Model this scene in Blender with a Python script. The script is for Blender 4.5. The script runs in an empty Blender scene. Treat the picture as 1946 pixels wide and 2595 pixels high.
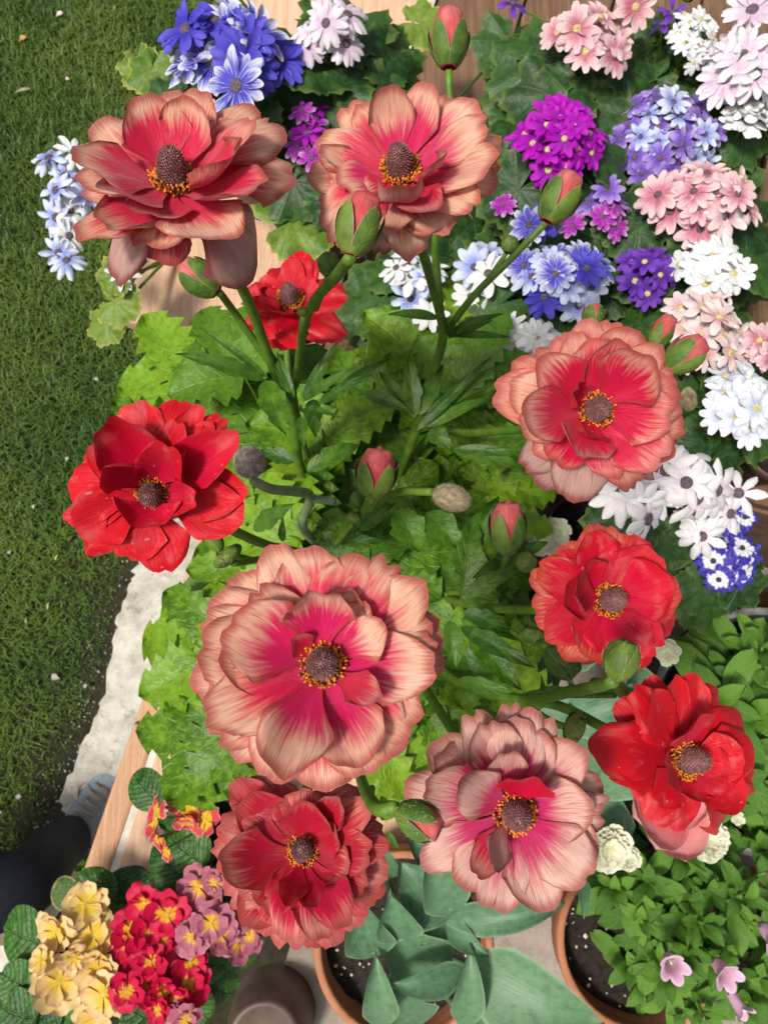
import bpy, math, random
import numpy as np
from mathutils import Matrix, Vector
random.seed(7); rng = np.random.default_rng(11)
S = bpy.context.scene
COL = S.collection
# ---------------------------------------------------------------- camera
F = 26/36*2595.0; CX, CY = 973.0, 1297.5; H = 1.2; TILT = math.radians(10)
cam = bpy.data.cameras.new('camera'); cam.lens = 26; cam.sensor_fit = 'VERTICAL'; cam.sensor_height = 36; cam.sensor_width = 36
cam.clip_start = .01; cam.clip_end = 200
cam.dof.use_dof = True; cam.dof.focus_distance = .34; cam.dof.aperture_fstop = 24
co = bpy.data.objects.new('camera', cam); COL.objects.link(co); co.location = (0, 0, H); co.rotation_euler = (TILT, 0, 0)
S.camera = co
# ---------------------------------------------------------------- world, sun, exposure
SUN_EL, SUN_DIR = math.radians(66), Vector((-.75, -.35, 0)).normalized()
W_ = bpy.data.worlds.new('World'); S.world = W_; W_.use_nodes = True
nt = W_.node_tree; sky = nt.nodes.new('ShaderNodeTexSky'); sky.sky_type = 'NISHITA'; sky.sun_disc = False
sky.sun_elevation = SUN_EL; sky.sun_rotation = math.atan2(SUN_DIR.x, SUN_DIR.y)
sky.air_density = .8; sky.dust_density = 6.0; sky.ozone_density = .6
hs = nt.nodes.new('ShaderNodeHueSaturation'); hs.inputs['Saturation'].default_value = .45
nt.links.new(sky.outputs[0], hs.inputs['Color']); nt.links.new(hs.outputs[0], nt.nodes['Background'].inputs[0])
nt.nodes['Background'].inputs[1].default_value = .075
sd = bpy.data.lights.new('sun', 'SUN'); sd.energy = 2.6; sd.angle = math.radians(9); sd.color = (1, .95, .87)
so = bpy.data.objects.new('sun', sd); COL.objects.link(so)
sv = Vector((SUN_DIR.x*math.cos(SUN_EL), SUN_DIR.y*math.cos(SUN_EL), math.sin(SUN_EL)))
so.rotation_euler = sv.to_track_quat('Z', 'Y').to_euler(); so.location = (-2, -1, 4)
S.view_settings.view_transform = 'Standard'; S.view_settings.look = 'None'; S.view_settings.gamma = 1; S.view_settings.exposure = .55
S.render.engine = 'CYCLES'; S.cycles.max_bounces = 6; S.cycles.diffuse_bounces = 3; S.cycles.glossy_bounces = 2; S.cycles.transmission_bounces = 4
# ---------------------------------------------------------------- pixel -> place helpers
CT, ST = math.cos(TILT), math.sin(TILT)
def ray(px, py):
    x, y = (px-CX)/F, -(py-CY)/F
    return np.array([x, y*CT+ST, y*ST-CT])
CAM = np.array([0, 0, H])
def P(px, py, z): r = ray(px, py); return CAM + r*((z-H)/r[2])
def PD(px, py, d): return CAM + ray(px, py)*d
def unit(v): v = np.asarray(v, float); return v/(np.linalg.norm(v)+1e-12)
# ---------------------------------------------------------------- object helpers
WM = {}
def place(o, parent=None, M=None):
    M = Matrix.Identity(4) if M is None else M
    COL.objects.link(o)
    if parent is not None:
        o.parent = parent; o.matrix_basis = WM[parent.name].inverted() @ M
    else: o.matrix_basis = M
    WM[o.name] = M
    return o
def thing(name, label, cat, loc, group=None):
    o = bpy.data.objects.new(name, None); o.empty_display_size = .02
    place(o, None, Matrix.Translation(Vector(loc))); return tag(o, label, cat, group)
def tag(o, label, cat, group=None):
    o['label'] = label; o['category'] = cat
    if group: o['group'] = group
    return o
def mesh(name, V, Fc, mat, UV=None, smooth=True):
    V = np.asarray(V, float).reshape(-1, 3)
    me = bpy.data.meshes.new(name)
    me.from_pydata(V.tolist(), [], Fc.tolist() if hasattr(Fc, 'tolist') else Fc)
    if UV is not None:
        UV = np.asarray(UV, float).reshape(-1, 2); ul = me.uv_layers.new(name='UVMap')
        idx = np.empty(len(me.loops), int); me.loops.foreach_get('vertex_index', idx)
        ul.data.foreach_set('uv', UV[idx].ravel())
    if smooth: me.polygons.foreach_set('use_smooth', np.ones(len(me.polygons), bool))
    for m in (mat if isinstance(mat, (list, tuple)) else [mat]): me.materials.append(m)
    me.update(); return me
def obj(name, me, parent=None, M=None): return place(bpy.data.objects.new(name, me), parent, M)
_gf = {}
def gridf(nu, nv, wrap=False):
    k = (nu, nv, wrap)
    if k not in _gf:
        n = nu if wrap else nu+1; f = []
        for j in range(nv):
            for i in range(nu):
                a = j*n+i; b = j*n+(i+1) % n if wrap else a+1
                f.append((a, b, b+n, a+n))
        _gf[k] = f
    return _gf[k]
class MB:
    """collects pieces of one part"""
    def __init__(s): s.V, s.F, s.U, s.n = [], [], [], 0
    def add(s, V, Fc, UV=None):
        V = np.asarray(V, float).reshape(-1, 3); s.V.append(V)
        s.U.append(np.zeros((len(V), 2)) if UV is None else np.asarray(UV, float).reshape(-1, 2))
        s.F += [tuple(i+s.n for i in f) for f in Fc]; s.n += len(V); return s
    def build(s, name, mat, parent=None, smooth=True, M=None):
        return obj(name, mesh(name, np.concatenate(s.V), s.F, mat, np.concatenate(s.U), smooth), parent, M)
    def mesh(s, name, mat, smooth=True): return mesh(name, np.concatenate(s.V), s.F, mat, np.concatenate(s.U), smooth)
def sstep(a, b, x): t = np.clip((x-a)/(b-a), 0, 1); return t*t*(3-2*t)
def tube(pts, r0, r1, n=8, seg=5):
    p = [np.asarray(q, float) for q in pts]; q = [2*p[0]-p[1]]+p+[2*p[-1]-p[-2]]; C = []
    for i in range(1, len(q)-2):
        for k in range(seg):
            t = k/seg; a, b, c, d = q[i-1:i+3]
            C.append(.5*((2*b)+(-a+c)*t+(2*a-5*b+4*c-d)*t*t+(-a+3*b-3*c+d)*t**3))
    C.append(p[-1]); C = np.array(C); m = len(C); T = np.gradient(C, axis=0)
    up = np.array([.3, .9, .31]); V = []; U = []
    for i in range(m):
        t = unit(T[i]); s = unit(np.cross(t, up)); b = np.cross(s, t); r = r0+(r1-r0)*i/(m-1)
        for k in range(n):
            a = 2*math.pi*k/n; V.append(C[i]+r*(math.cos(a)*s+math.sin(a)*b)); U.append((k/n, i/(m-1)))
    f = [tuple(x) for x in gridf(n, m-1, True)]
    f.append(tuple(range(n-1, -1, -1))); f.append(tuple(range((m-1)*n, m*n)))
    return V, f, U
def lathe(prof, n=32, c=(0, 0, 0), cap=True, wob=0, seed=0):
    prof = np.array(prof, float); a = np.linspace(0, 2*math.pi, n, endpoint=False); V = []; U = []
    for j, (r, z) in enumerate(prof):
        rr = r*(1+wob*np.sin(a*2+seed))
        V.append(np.stack([c[0]+rr*np.cos(a), c[1]+rr*np.sin(a), np.full(n, c[2]+z)], 1)); U.append(np.stack([a/(2*math.pi), np.full(n, j/(len(prof)-1))], 1))
    f = list(gridf(n, len(prof)-1, True))
    if cap: f.append(tuple(range(n-1, -1, -1))); f.append(tuple(range((len(prof)-1)*n, len(prof)*n)))
    return np.concatenate(V), f, np.concatenate(U)
def frame(z, x=(1, 0, 0)):
    z = unit(z); x = np.asarray(x, float); x = x-z*np.dot(x, z)
    if np.linalg.norm(x) < 1e-4: x = np.array([0, 1, 0])-z*z[1]
    x = unit(x); return x, np.cross(z, x), z
def mat4(x, y, z, o, s=1): return Matrix(((x[0]*s, y[0]*s, z[0]*s, o[0]), (x[1]*s, y[1]*s, z[1]*s, o[1]), (x[2]*s, y[2]*s, z[2]*s, o[2]), (0, 0, 0, 1)))
def blade(b, t, n0, w, kind='petal', nu=10, nv=11, bow=0, cup=0, ruf=0, rf=4, ph=0, curl=0, edge=.33, teeth=0, ta=.2, wav=.04, fold=0, notch=0, wrin=0, base=.2, side=None):
    """one curved leaf or petal from b to t; returns vertices, faces, uvs"""
    b = np.asarray(b, float); t = np.asarray(t, float); d = t-b; L = np.linalg.norm(d); e = d/L
    s = unit(np.cross(e, n0)) if side is None else side; n = np.cross(s, e)
    u, v = np.meshgrid(np.sin(np.linspace(-math.pi/2, math.pi/2, nu+1)) if kind == 'petal' else np.linspace(-1, 1, nu+1), np.linspace(0, 1, nv+1))
    if kind == 'petal':
        g = base+(1-base)*sstep(0, .78, v); ve = v*(1-1.25*edge*(1-np.sqrt(1-.985*u*u))*v**1.2)
        tip = wav*(np.sin(u*rf*1.3+ph)+.6*np.sin(u*rf*2.9+2*ph))-notch*np.exp(-(u/.16)**2)
        ve = ve*(1+tip*v**3); lat = u*g*(1+.6*wav*np.sin(v*9+ph+u*2)-.07*sstep(.75, 1, v))
    else:
        if kind == 'lance': g = np.sin(math.pi*np.clip(v, 0, 1)**.75)**.85
        elif kind == 'ovate': g = np.clip(v/.06, 0, 1)**.5*np.sqrt(np.clip(1-((v-.56)/.46)**2, 0, 1))*.97+.03*(1-v)
        elif kind == 'spat': g = .1+.9*sstep(.1, .62, v); g = g*np.sqrt(np.clip(1-np.clip((v-.66)/.34, 0, 1)**2, 0, 1))
        elif kind == 'tulip': g = (.35+.65*np.clip(v/.28, 0, 1)**.8)*np.clip(1-np.clip((v-.22)/.78, 0, 1)**2.1, 0, 1)**.85
        else: g = np.clip(v/.10, 0, 1)**.6*np.sqrt(np.clip(1-np.clip((v-.3)/.7, 0, 1)**1.7, 0, 1))
        if teeth: tt = (v*teeth) % 1; g = g*(1+ta*(1-tt)*(v < .97)-ta*.5)
        ve = v+.10*np.abs(u)*(1-v)*v*(1 if teeth else 0); lat = u*g
    off = bow*L*4*v*(1-v)+curl*L*np.clip((v-.55)/.45, 0, 1)**2+cup*w*u*u*np.minimum(1, v*1.6)*(1-.25*v)
    off = off+fold*w*np.abs(u)*np.minimum(1, 3*v)+ruf*w*v**1.5*np.sin(u*rf+ph+v*2.5)*(.35+.65*np.abs(u))
    if wrin: off = off+wrin*w*np.sin(v*31+np.abs(u)*9+ph)*np.sin(np.abs(u)*13+v*5)*np.clip(1.2-np.abs(u), .3, 1)
    X = b+e*(L*ve)[..., None]+s*(.5*w*lat)[..., None]+n*off[..., None]
    return X.reshape(-1, 3), gridf(nu, nv), np.stack([(u+1)/2, v], -1).reshape(-1, 2)
# ---------------------------------------------------------------- materials
class N:
    def __init__(s, name):
        s.m = bpy.data.materials.new(name); s.m.use_nodes = True; s.t = s.m.node_tree; s.b = s.t.nodes['Principled BSDF']; s.out = s.t.nodes['Material Output']
    def n(s, ty, **k):
        q = s.t.nodes.new('ShaderNode'+ty)
        for a, v in k.items(): setattr(q, a, v)
        return q
    def l(s, a, b): s.t.links.new(a, b)
    def put(s, sock, v):
        if hasattr(v, 'default_value') or hasattr(v, 'is_linked'): s.l(v, sock)
        else: sock.default_value = v
    def math(s, op, a, b=0., c=None, clamp=False):
        q = s.n('Math', operation=op, use_clamp=clamp); s.put(q.inputs[0], a); s.put(q.inputs[1], b)
        if c is not None: s.put(q.inputs[2], c)
        return q.outputs[0]
    def mix(s, f, a, b):
        q = s.n('Mix', data_type='RGBA'); s.put(q.inputs[0], f)
        for i, v in ((6, a), (7, b)): s.put(q.inputs[i], v if not isinstance(v, tuple) else (*v[:3], 1))
        return q.outputs[2]
    def ss(s, x, a, b):
        q = s.n('MapRange', interpolation_type='SMOOTHSTEP'); s.put(q.inputs[0], x); q.inputs[1].default_value = a; q.inputs[2].default_value = b
        return q.outputs[0]
    def uv(s):
        q = s.n('TexCoord'); x = s.n('SeparateXYZ'); s.l(q.outputs['UV'], x.inputs[0]); return x.outputs[0], x.outputs[1]
    def vec(s, a, b, c):
        q = s.n('CombineXYZ')
        for i, v in enumerate((a, b, c)): s.put(q.inputs[i], v)
        return q.outputs[0]
    def noise(s, v=None, scale=5, det=3, rough=.5):
        q = s.n('TexNoise'); q.inputs['Scale'].default_value = scale; q.inputs['Detail'].default_value = det; q.inputs['Roughness'].default_value = rough
        if v is not None: s.l(v, q.inputs['Vector'])
        return q.outputs['Fac']
    def pos(s, ty='Object'): return s.n('TexCoord').outputs[ty] if ty != 'World' else s.n('NewGeometry').outputs['Position']
    def rand(s): return s.n('ObjectInfo').outputs['Random']
    def bump(s, h, st=.3, d=.001):
        q = s.n('Bump'); q.inputs['Strength'].default_value = st; q.inputs['Distance'].default_value = d; s.l(h, q.inputs['Height']); s.l(q.outputs[0], s.b.inputs['Normal']); return q.outputs[0]
    def col(s, c, rough=.5, trans=0, spec=.5, tcol=None):
        s.put(s.b.inputs['Base Color'], c if not isinstance(c, tuple) else (*c, 1)); s.b.inputs['Roughness'].default_value = rough; s.b.inputs['Specular IOR Level'].default_value = spec
        if trans:
            t = s.n('BsdfTranslucent'); s.put(t.inputs[0], (c if tcol is None else tcol) if not isinstance(c if tcol is None else tcol, tuple) else (*(c if tcol is None else tcol), 1))
            m = s.n('MixShader'); m.inputs[0].default_value = trans; s.l(s.b.outputs[0], m.inputs[1]); s.l(t.outputs[0], m.inputs[2]); s.l(m.outputs[0], s.out.inputs[0])
        return s.m
def plain(name, c, rough=.6, var=.25, scale=60, trans=0, bump=0, spec=.4):
    k = N(name); nz = k.noise(k.pos('World'), scale, 4, .6); c2 = tuple(min(1, x*(1+var)) for x in c); c1 = tuple(x*(1-var) for x in c)
    cc = k.mix(k.ss(nz, .3, .7), c1, c2)
    if bump: k.bump(nz, bump)
    return k.col(cc, rough, trans, spec)
def petal_mat(name, base, tip, vein, rim, a=.35, b=.75, veins=.5, amp=.35, rimw=.915, rough=.42, trans=.22, fine=125, flaw=.0):
    k = N(name); u, v = k.uv(); r = k.math('MULTIPLY', k.rand(), 37.)
    n1 = k.noise(k.vec(k.math('MULTIPLY', u, 26.), k.math('MULTIPLY', v, 2.2), r), 1, 3)
    n2 = k.noise(k.vec(k.math('MULTIPLY', u, float(fine)), k.math('MULTIPLY', v, 2.6), r), 1, 2)
    n3 = k.noise(k.vec(k.math('MULTIPLY', u, 4.), k.math('MULTIPLY', v, 3.), r), 1, 3)
    sh = k.math('MULTIPLY', k.math('SUBTRACT', k.rand(), .5), .22)
    f = k.math('ADD', k.math('ADD', v, sh), k.math('MULTIPLY', k.math('SUBTRACT', n1, .5), amp*1.6))
    f = k.math('ADD', f, k.math('MULTIPLY', k.math('SUBTRACT', n3, .5), .3)); f = k.ss(f, a, b)
    c = k.mix(f, base, tip)
    ln = k.ss(n2, .54, .66); c = k.mix(k.math('MULTIPLY', ln, k.math('MULTIPLY', k.math('ADD', k.math('MULTIPLY', f, .8), .2), veins)), c, vein)
    pt = k.math('MULTIPLY', k.ss(n3, .48, .72), k.math('MULTIPLY', k.ss(f, .45, 1.), .30 if fine > 100 else 0.)); c = k.mix(pt, c, tuple(min(.88, x*.9+.22) for x in tip))  # paler patches: satin highlights painted into the colour near the petal tip
    hi = k.ss(n2, .42, .3); c = k.mix(k.math('MULTIPLY', hi, k.math('MULTIPLY', f, veins*.35)), c, tuple(min(.9, x*1.15+.06) for x in tip))
    ed = k.math('MAXIMUM', k.math('ABSOLUTE', k.math('SUBTRACT', k.math('MULTIPLY', u, 2.), 1.)), v)
    ed = k.ss(k.math('ADD', ed, k.math('MULTIPLY', k.math('SUBTRACT', n1, .5), .12)), rimw-.07, rimw+.07); c = k.mix(k.math('MULTIPLY', ed, .8), c, rim)
    if flaw:
        sp = k.noise(k.pos(), 260, 2); c = k.mix(k.math('MULTIPLY', k.ss(sp, .70, .76), flaw), c, (.75, .45, .38))
    k.bump(k.math('ADD', k.math('MULTIPLY', n2, .9), n3), .5, .0011)
    k.b.inputs['Sheen Weight'].default_value = .16 if tip[1] > .15 else .03; k.b.inputs['Sheen Roughness'].default_value = .4
    return k.col(c, rough, trans, .45 if tip[1] > .15 else .28)
def leaf_mat(name, c1, c2, vein, nside=7, trans=.25, rough=.42, bump=.5, edge=None, k2=.55, vs=.4, radial=0, par=0):
    k = N(name); u, v = k.uv(); au = k.math('ABSOLUTE', k.math('SUBTRACT', k.math('MULTIPLY', u, 2.), 1.))
    nz = k.noise(k.pos(), 45, 4, .6); nf = k.noise(k.pos(), 420, 3, .6)
    c = k.mix(k.ss(k.math('ADD', nz, k.math('MULTIPLY', k.math('SUBTRACT', k.rand(), .5), .5)), .3, .72), c1, c2)
    bl = k.noise(k.pos(), 150, 3, .55); c = k.mix(k.math('MULTIPLY', k.ss(bl, .45, .7), .35), c, tuple(x*1.5 for x in c2)); c = k.mix(k.math('MULTIPLY', k.ss(bl, .48, .3), .4), c, tuple(x*.6 for x in c1))  # blotchy tone; the pale blotches paint patchy reflections into the leaf colour
    if radial: w = k.math('ABSOLUTE', k.math('SINE', k.math('MULTIPLY', u, math.pi*radial))); w = k.math('ADD', w, k.math('MULTIPLY', v, .05)); side = k.ss(w, .26, .02); mid = 0.
    else:
        ph = k.math('FRACT', k.math('SUBTRACT', k.math('MULTIPLY', v, float(nside)), k.math('MULTIPLY', au, nside*.28)))
        side = k.ss(k.math('ABSOLUTE', k.math('SUBTRACT', ph, .5)), .10, .02); mid = k.ss(au, .07, .015)
    vv = k.math('MAXIMUM', side, mid) if mid != 0. else side
    if par: st_ = k.noise(k.vec(k.math('MULTIPLY', u, 70.), k.math('MULTIPLY', v, 1.5), k.math('MULTIPLY', k.rand(), 9.)), 1, 2); c = k.mix(k.math('MULTIPLY', k.ss(st_, .4, .65), .4), c, vein)
    c = k.mix(k.math('MULTIPLY', vv, vs), c, vein)
    if edge: c = k.mix(k.math('MULTIPLY', k.ss(k.math('ADD', k.math('MAXIMUM', au, v) if not radial else v, k.math('MULTIPLY', k.math('SUBTRACT', nz, .5), .25)), .86, 1.0), .85), c, edge)
    k.bump(k.math('ADD', k.math('MULTIPLY', vv, -k2), k.math('ADD', k.math('MULTIPLY', nf, .4), k.math('MULTIPLY', bl, 1.4))), bump, .0016)
    m_ = k.col(c, rough+.06, trans, .32); k.put(k.b.inputs['Roughness'], k.math('ADD', k.math('MULTIPLY', bl, .35), rough-.14)); return m_
M = {}
COPPER = dict(vein=(.36, .014, .022), rim=(.36, .03, .03))
M['copper'] = petal_mat('copper_petal', (.66, .010, .065), (.78, .46, .31), a=.52, b=.92, veins=.62, **COPPER)
M['copper2'] = petal_mat('copper_pink_petal', (.62, .008, .10), (.75, .42, .29), a=.43, b=.82, veins=.62, **COPPER)
M['rose'] = petal_mat('rose_petal', (.58, .004, .048), (.68, .33, .25), a=.58, b=1.08, veins=.7, amp=.5, **COPPER)
M['deep'] = petal_mat('crimson_petal', (.46, .003, .026), (.62, .27, .20), a=.66, b=1.2, veins=.7, amp=.55, **COPPER)
M['red'] = petal_mat('red_petal', (.52, .001, .016), (.58, .004, .014), (.32, .001, .008), (.55, .02, .02), a=.2, b=.9, veins=.25, rimw=.985, flaw=.35, trans=.14)
M['red2'] = petal_mat('scarlet_petal', (.52, .002, .036), (.56, .006, .022), (.30, .001, .01), (.46, .02, .025), a=.3, b=.9, veins=.3, rimw=.98, flaw=.25, trans=.14)
M['red_gold'] = petal_mat('red_gold_petal', (.52, .002, .024), (.60, .25, .12), (.42, .004, .012), (.45, .01, .01), a=.74, b=1.15, veins=.8, amp=.6, trans=.15)
M['coppered'] = petal_mat('copper_red_petal', (.58, .010, .045), (.64, .29, .21), a=.45, b=.95, veins=.65, **COPPER)
M['faded'] = petal_mat('faded_petal', (.56, .012, .12), (.66, .38, .31), a=.40, b=.74, veins=.7, vein=(.30, .03, .05), rim=(.30, .05, .04))
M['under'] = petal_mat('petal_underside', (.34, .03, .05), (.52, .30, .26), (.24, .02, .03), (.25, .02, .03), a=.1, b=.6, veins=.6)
M['pinktulip'] = petal_mat('tulip_petal', (.70, .12, .14), (.74, .28, .28), (.6, .1, .12), (.75, .3, .28), a=.3, b=.8, veins=.2, amp=.15)
M['budpink'] = petal_mat('bud_petal', (.55, .05, .06), (.62, .14, .13), (.35, .02, .03), (.40, .02, .03), a=.2, b=.9, veins=.5)
M['cone'] = plain('seed_cone', (.20, .088, .085), .8, .45, 500)
M['cone_green'] = plain('old_seed_head', (.27, .22, .13), .8, .35, 300)
M['stamen'] = plain('stamen', (.52, .17, .015), .6, .75, 420)
M['stem'] = plain('green_stem', (.095, .19, .018), .5, .25, 90, .1, .1)
M['stem_pale'] = plain('pale_stem', (.20, .27, .13), .55, .2, 90, .05, .1)
M['sepal'] = leaf_mat('sepal', (.055, .12, .014), (.13, .20, .028), (.16, .22, .05), 3, .12, .55, .25, edge=(.30, .20, .12), vs=.08)
M['hair'] = plain('hair', (.5, .55, .35), .6, .1, 50, .3)
M['leaf'] = leaf_mat('bright_leaf', (.070, .170, .008), (.18, .33, .016), (.22, .35, .05), 6, .3, .36, .5)
M['leaf2'] = leaf_mat('mid_leaf', (.040, .115, .008), (.095, .21, .014), (.13, .24, .03), 6, .25, .36, .5)
M['bract'] = leaf_mat('bract_leaf', (.028, .085, .008), (.065, .15, .014), (.09, .18, .03), 1, .2, .4, .4)
M['cinleaf'] = leaf_mat('cineraria_leaf', (.016, .050, .012), (.042, .105, .020), (.08, .15, .05), trans=.2, edge=(.09, .15, .03), radial=7, vs=.25)
M['limeleaf'] = leaf_mat('lime_leaf', (.075, .16, .018), (.16, .25, .03), (.2, .28, .08), trans=.25, edge=(.34, .34, .07), radial=7, vs=.25)
M['primleaf'] = leaf_mat('primula_leaf', (.022, .075, .014), (.055, .15, .024), (.035, .10, .02), 9, .15, .38, .9, k2=1.2)
M['dryleaf'] = leaf_mat('withered_leaf', (.06, .13, .03), (.13, .17, .05), (.14, .16, .06), 7, .15, .6, .8, edge=(.42, .30, .14))
M['tulipleaf'] = leaf_mat('tulip_leaf', (.070, .165, .085), (.115, .225, .115), (.17, .30, .17), 1, .2, .42, .15, edge=(.24, .36, .22), vs=.0, par=1)
M['camleaf'] = leaf_mat('glossy_leaf', (.055, .15, .016), (.125, .27, .03), (.16, .3, .06), 4, .25, .34, .4)
M['tan'] = plain('dry_leaf', (.45, .25, .09), .8, .4, 60, .2)
def cin(name, base, tip, a=.2, b=.8, amp=.5, vein=None, rough=.5): M[name] = petal_mat('cineraria_'+name, base, tip, vein or tuple(x*.7 for x in base), tip, a=a, b=b, veins=.35, amp=amp, rough=rough, fine=22, trans=.2)
cin('bluewhite', (.055, .045, .46), (.66, .68, .80), .38, 1.0, .9); cin('blue', (.045, .035, .40), (.10, .085, .56)); cin('paleblue', (.22, .28, .70), (.62, .68, .84), .1, .7)
cin('white', (.72, .74, .74), (.80, .81, .80)); cin('lilacwhite', (.62, .46, .60), (.80, .74, .78)); cin('magenta', (.27, .002, .33), (.45, .004, .46)); cin('magentawhite', (.35, .004, .36), (.6, .3, .62), .5, 1.1)
cin('pink', (.50, .13, .20), (.76, .54, .54), .1, .8, .7); cin('lilac', (.14, .06, .44), (.40, .28, .66), .2, 1.0); cin('purple', (.075, .012, .24), (.17, .05, .46)); cin('palepink', (.66, .34, .38), (.80, .66, .64), 0, .6)
cin('whitepink', (.70, .58, .68), (.83, .80, .81), 0, .35, .3); cin('blueeye', (.80, .80, .82), (.035, .022, .36), .47, .55, .15); cin('bluish', (.45, .52, .72), (.76, .79, .84), 0, .5)
M['disc_dark'] = plain('disc_dark', (.10, .075, .085), .8, .5, 500, 0, .4); M['disc_yellow'] = plain('disc_yellow', (.50, .42, .18), .8, .35, 500, 0, .4); M['disc_black'] = plain('disc_black', (.03, .03, .05), .8, .4, 500)
PR = dict(veins=.3, fine=30, rough=.5, trans=.25, amp=.4)
M['p_yellow'] = petal_mat('primula_yellow', (.74, .50, .02), (.76, .56, .25), (.6, .35, .05), (.72, .44, .26), a=.25, b=.75, **PR)
M['p_red'] = petal_mat('primula_crimson', (.72, .36, .01), (.58, .004, .055), (.40, .003, .04), (.5, .01, .06), a=.28, b=.36, **{**PR, 'amp': .2})
M['p_mauve'] = petal_mat('primula_mauve', (.74, .42, .02), (.44, .13, .20), (.34, .1, .18), (.5, .2, .22), a=.25, b=.5, **PR)
M['p_pink'] = petal_mat('primula_pink', (.74, .45, .01), (.56, .06, .075), (.4, .03, .05), (.7, .3, .28), a=.42, b=.5, **{**PR, 'amp': .15})
M['bell'] = petal_mat('bell_petal', (.66, .36, .48), (.66, .40, .56), (.5, .2, .35), (.74, .5, .64), a=.1, b=.9, veins=.3, amp=.2, fine=20)
M['cream'] = petal_mat('cream_petal', (.55, .62, .28), (.78, .78, .58), (.6, .62, .4), (.8, .8, .66), a=0, b=.5, veins=.2, amp=.2)
M['viola'] = plain('viola', (.14, .10, .45), .5, .3, 90)
def stone_mat(name, c1, c2, stretch=(1, 1, 1), scale=8, rot=0, bump=.3, rough=.85, speck=0):
    k = N(name); q = k.n('Mapping'); q.inputs['Rotation'].default_value = (0, 0, rot); q.inputs['Scale'].default_value = stretch; k.l(k.pos('World'), q.inputs[0])
    a = k.noise(q.outputs[0], scale, 6, .65); f = k.noise(k.pos('World'), 260, 4, .7); big = k.noise(k.pos('World'), 6, 3)
    c = k.mix(k.ss(k.math('ADD', k.math('MULTIPLY', a, .7), k.math('MULTIPLY', big, .3)), .36, .64), c1, c2); c = k.mix(k.math('MULTIPLY', k.ss(f, .45, .75), .35), c, tuple(x*.6 for x in c1))
    if speck: c = k.mix(k.math('MULTIPLY', k.ss(k.noise(k.pos('World'), 70, 5, .8), .60, .68), speck), c, tuple(x*.22 for x in c1))
    if speck: c = k.mix(k.math('MULTIPLY', k.ss(k.noise(k.pos('World'), 24, 6, .75), .54, .66), speck*.7), c, tuple(x*.45 for x in c1))
    k.bump(k.math('ADD', a, f), bump, .002); return k.col(c, rough, 0, .3)
WR = -math.atan2(260, 755)     # the wall runs this much clockwise of +Y
M['sand'] = stone_mat('sandstone', (.50, .31, .20), (.66, .44, .30), (14, 1.2, 1), 10, -WR, .25)
M['sand_edge'] = stone_mat('sandstone_edge', (.42, .235, .135), (.58, .34, .21), (30, 1.0, 1), 9, -WR, .3)
M['riser'] = stone_mat('riser_stone', (.13, .075, .045), (.21, .125, .08), (3, 3, 3), 9, 0, .3)
M['grout'] = stone_mat('grout', (.50, .45, .38), (.68, .63, .55), (1, 1, 1), 60, 0, .5)
M['timber'] = stone_mat('timber', (.12, .066, .036), (.21, .125, .075), (30, 1.2, 1), 8, -WR, .4)
M['concrete'] = stone_mat('weathered_concrete', (.33, .31, .26), (.56, .54, .47), (1, 1, 1), 22, 0, .9, .95, .8)
M['slab'] = stone_mat('olive_slab', (.17, .145, .09), (.25, .22, .145), (1, 1, 1), 14, 0, .4)
M['patio'] = stone_mat('patio_concrete', (.225, .19, .15), (.33, .285, .235), (1, 1, 1), 26, 0, .5, .9, .45)
M['terra'] = stone_mat('terracotta', (.33, .125, .06), (.45, .19, .10), (1, 1, 4), 20, 0, .2, .75)
M['brownpot'] = plain('brown_pot', (.085, .05, .035), .5, .2, 30); M['greypot'] = plain('grey_pot', (.085, .085, .085), .6, .15, 40, 0, .1); M['greyrim'] = plain('grey_rim', (.42, .42, .40), .5, .15, 40)
M['soil'] = stone_mat('soil', (.010, .008, .006), (.035, .026, .02), (1, 1, 1), 120, 0, 1.0, .95)
M['perlite'] = plain('perlite', (.55, .5, .42), .8, .4, 200)
M['earth'] = stone_mat('earth', (.010, .013, .005), (.035, .032, .016), (1, 1, 1), 60, 0, 1, .95)
M['navy'] = stone_mat('navy_cloth', (.006, .008, .017), (.012, .015, .028), (1, 1, 1), 90, 0, .3, .8)
M['shoe'] = plain('shoe_canvas', (.20, .24, .29), .7, .15, 200, 0, .2); M['sole'] = plain('shoe_sole', (.5, .46, .4), .7, .1, 60); M['lace'] = plain('shoe_tan', (.32, .2, .12), .7, .2, 100)
g = N('grass_blade'); gn = g.noise(g.pos('World'), 3.5, 4); gf = g.noise(g.pos('World'), 330, 2)
gc = g.mix(g.ss(gn, .35, .65), (.040, .115, .014), (.12, .19, .026)); gc = g.mix(g.ss(gf, .45, .75), gc, (.17, .28, .045)); gc = g.mix(g.math('MULTIPLY', g.ss(gf, .66, .72), .6), gc, (.35, .32, .16))
M['grass'] = g.col(gc, .5, .25, .4)
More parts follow.
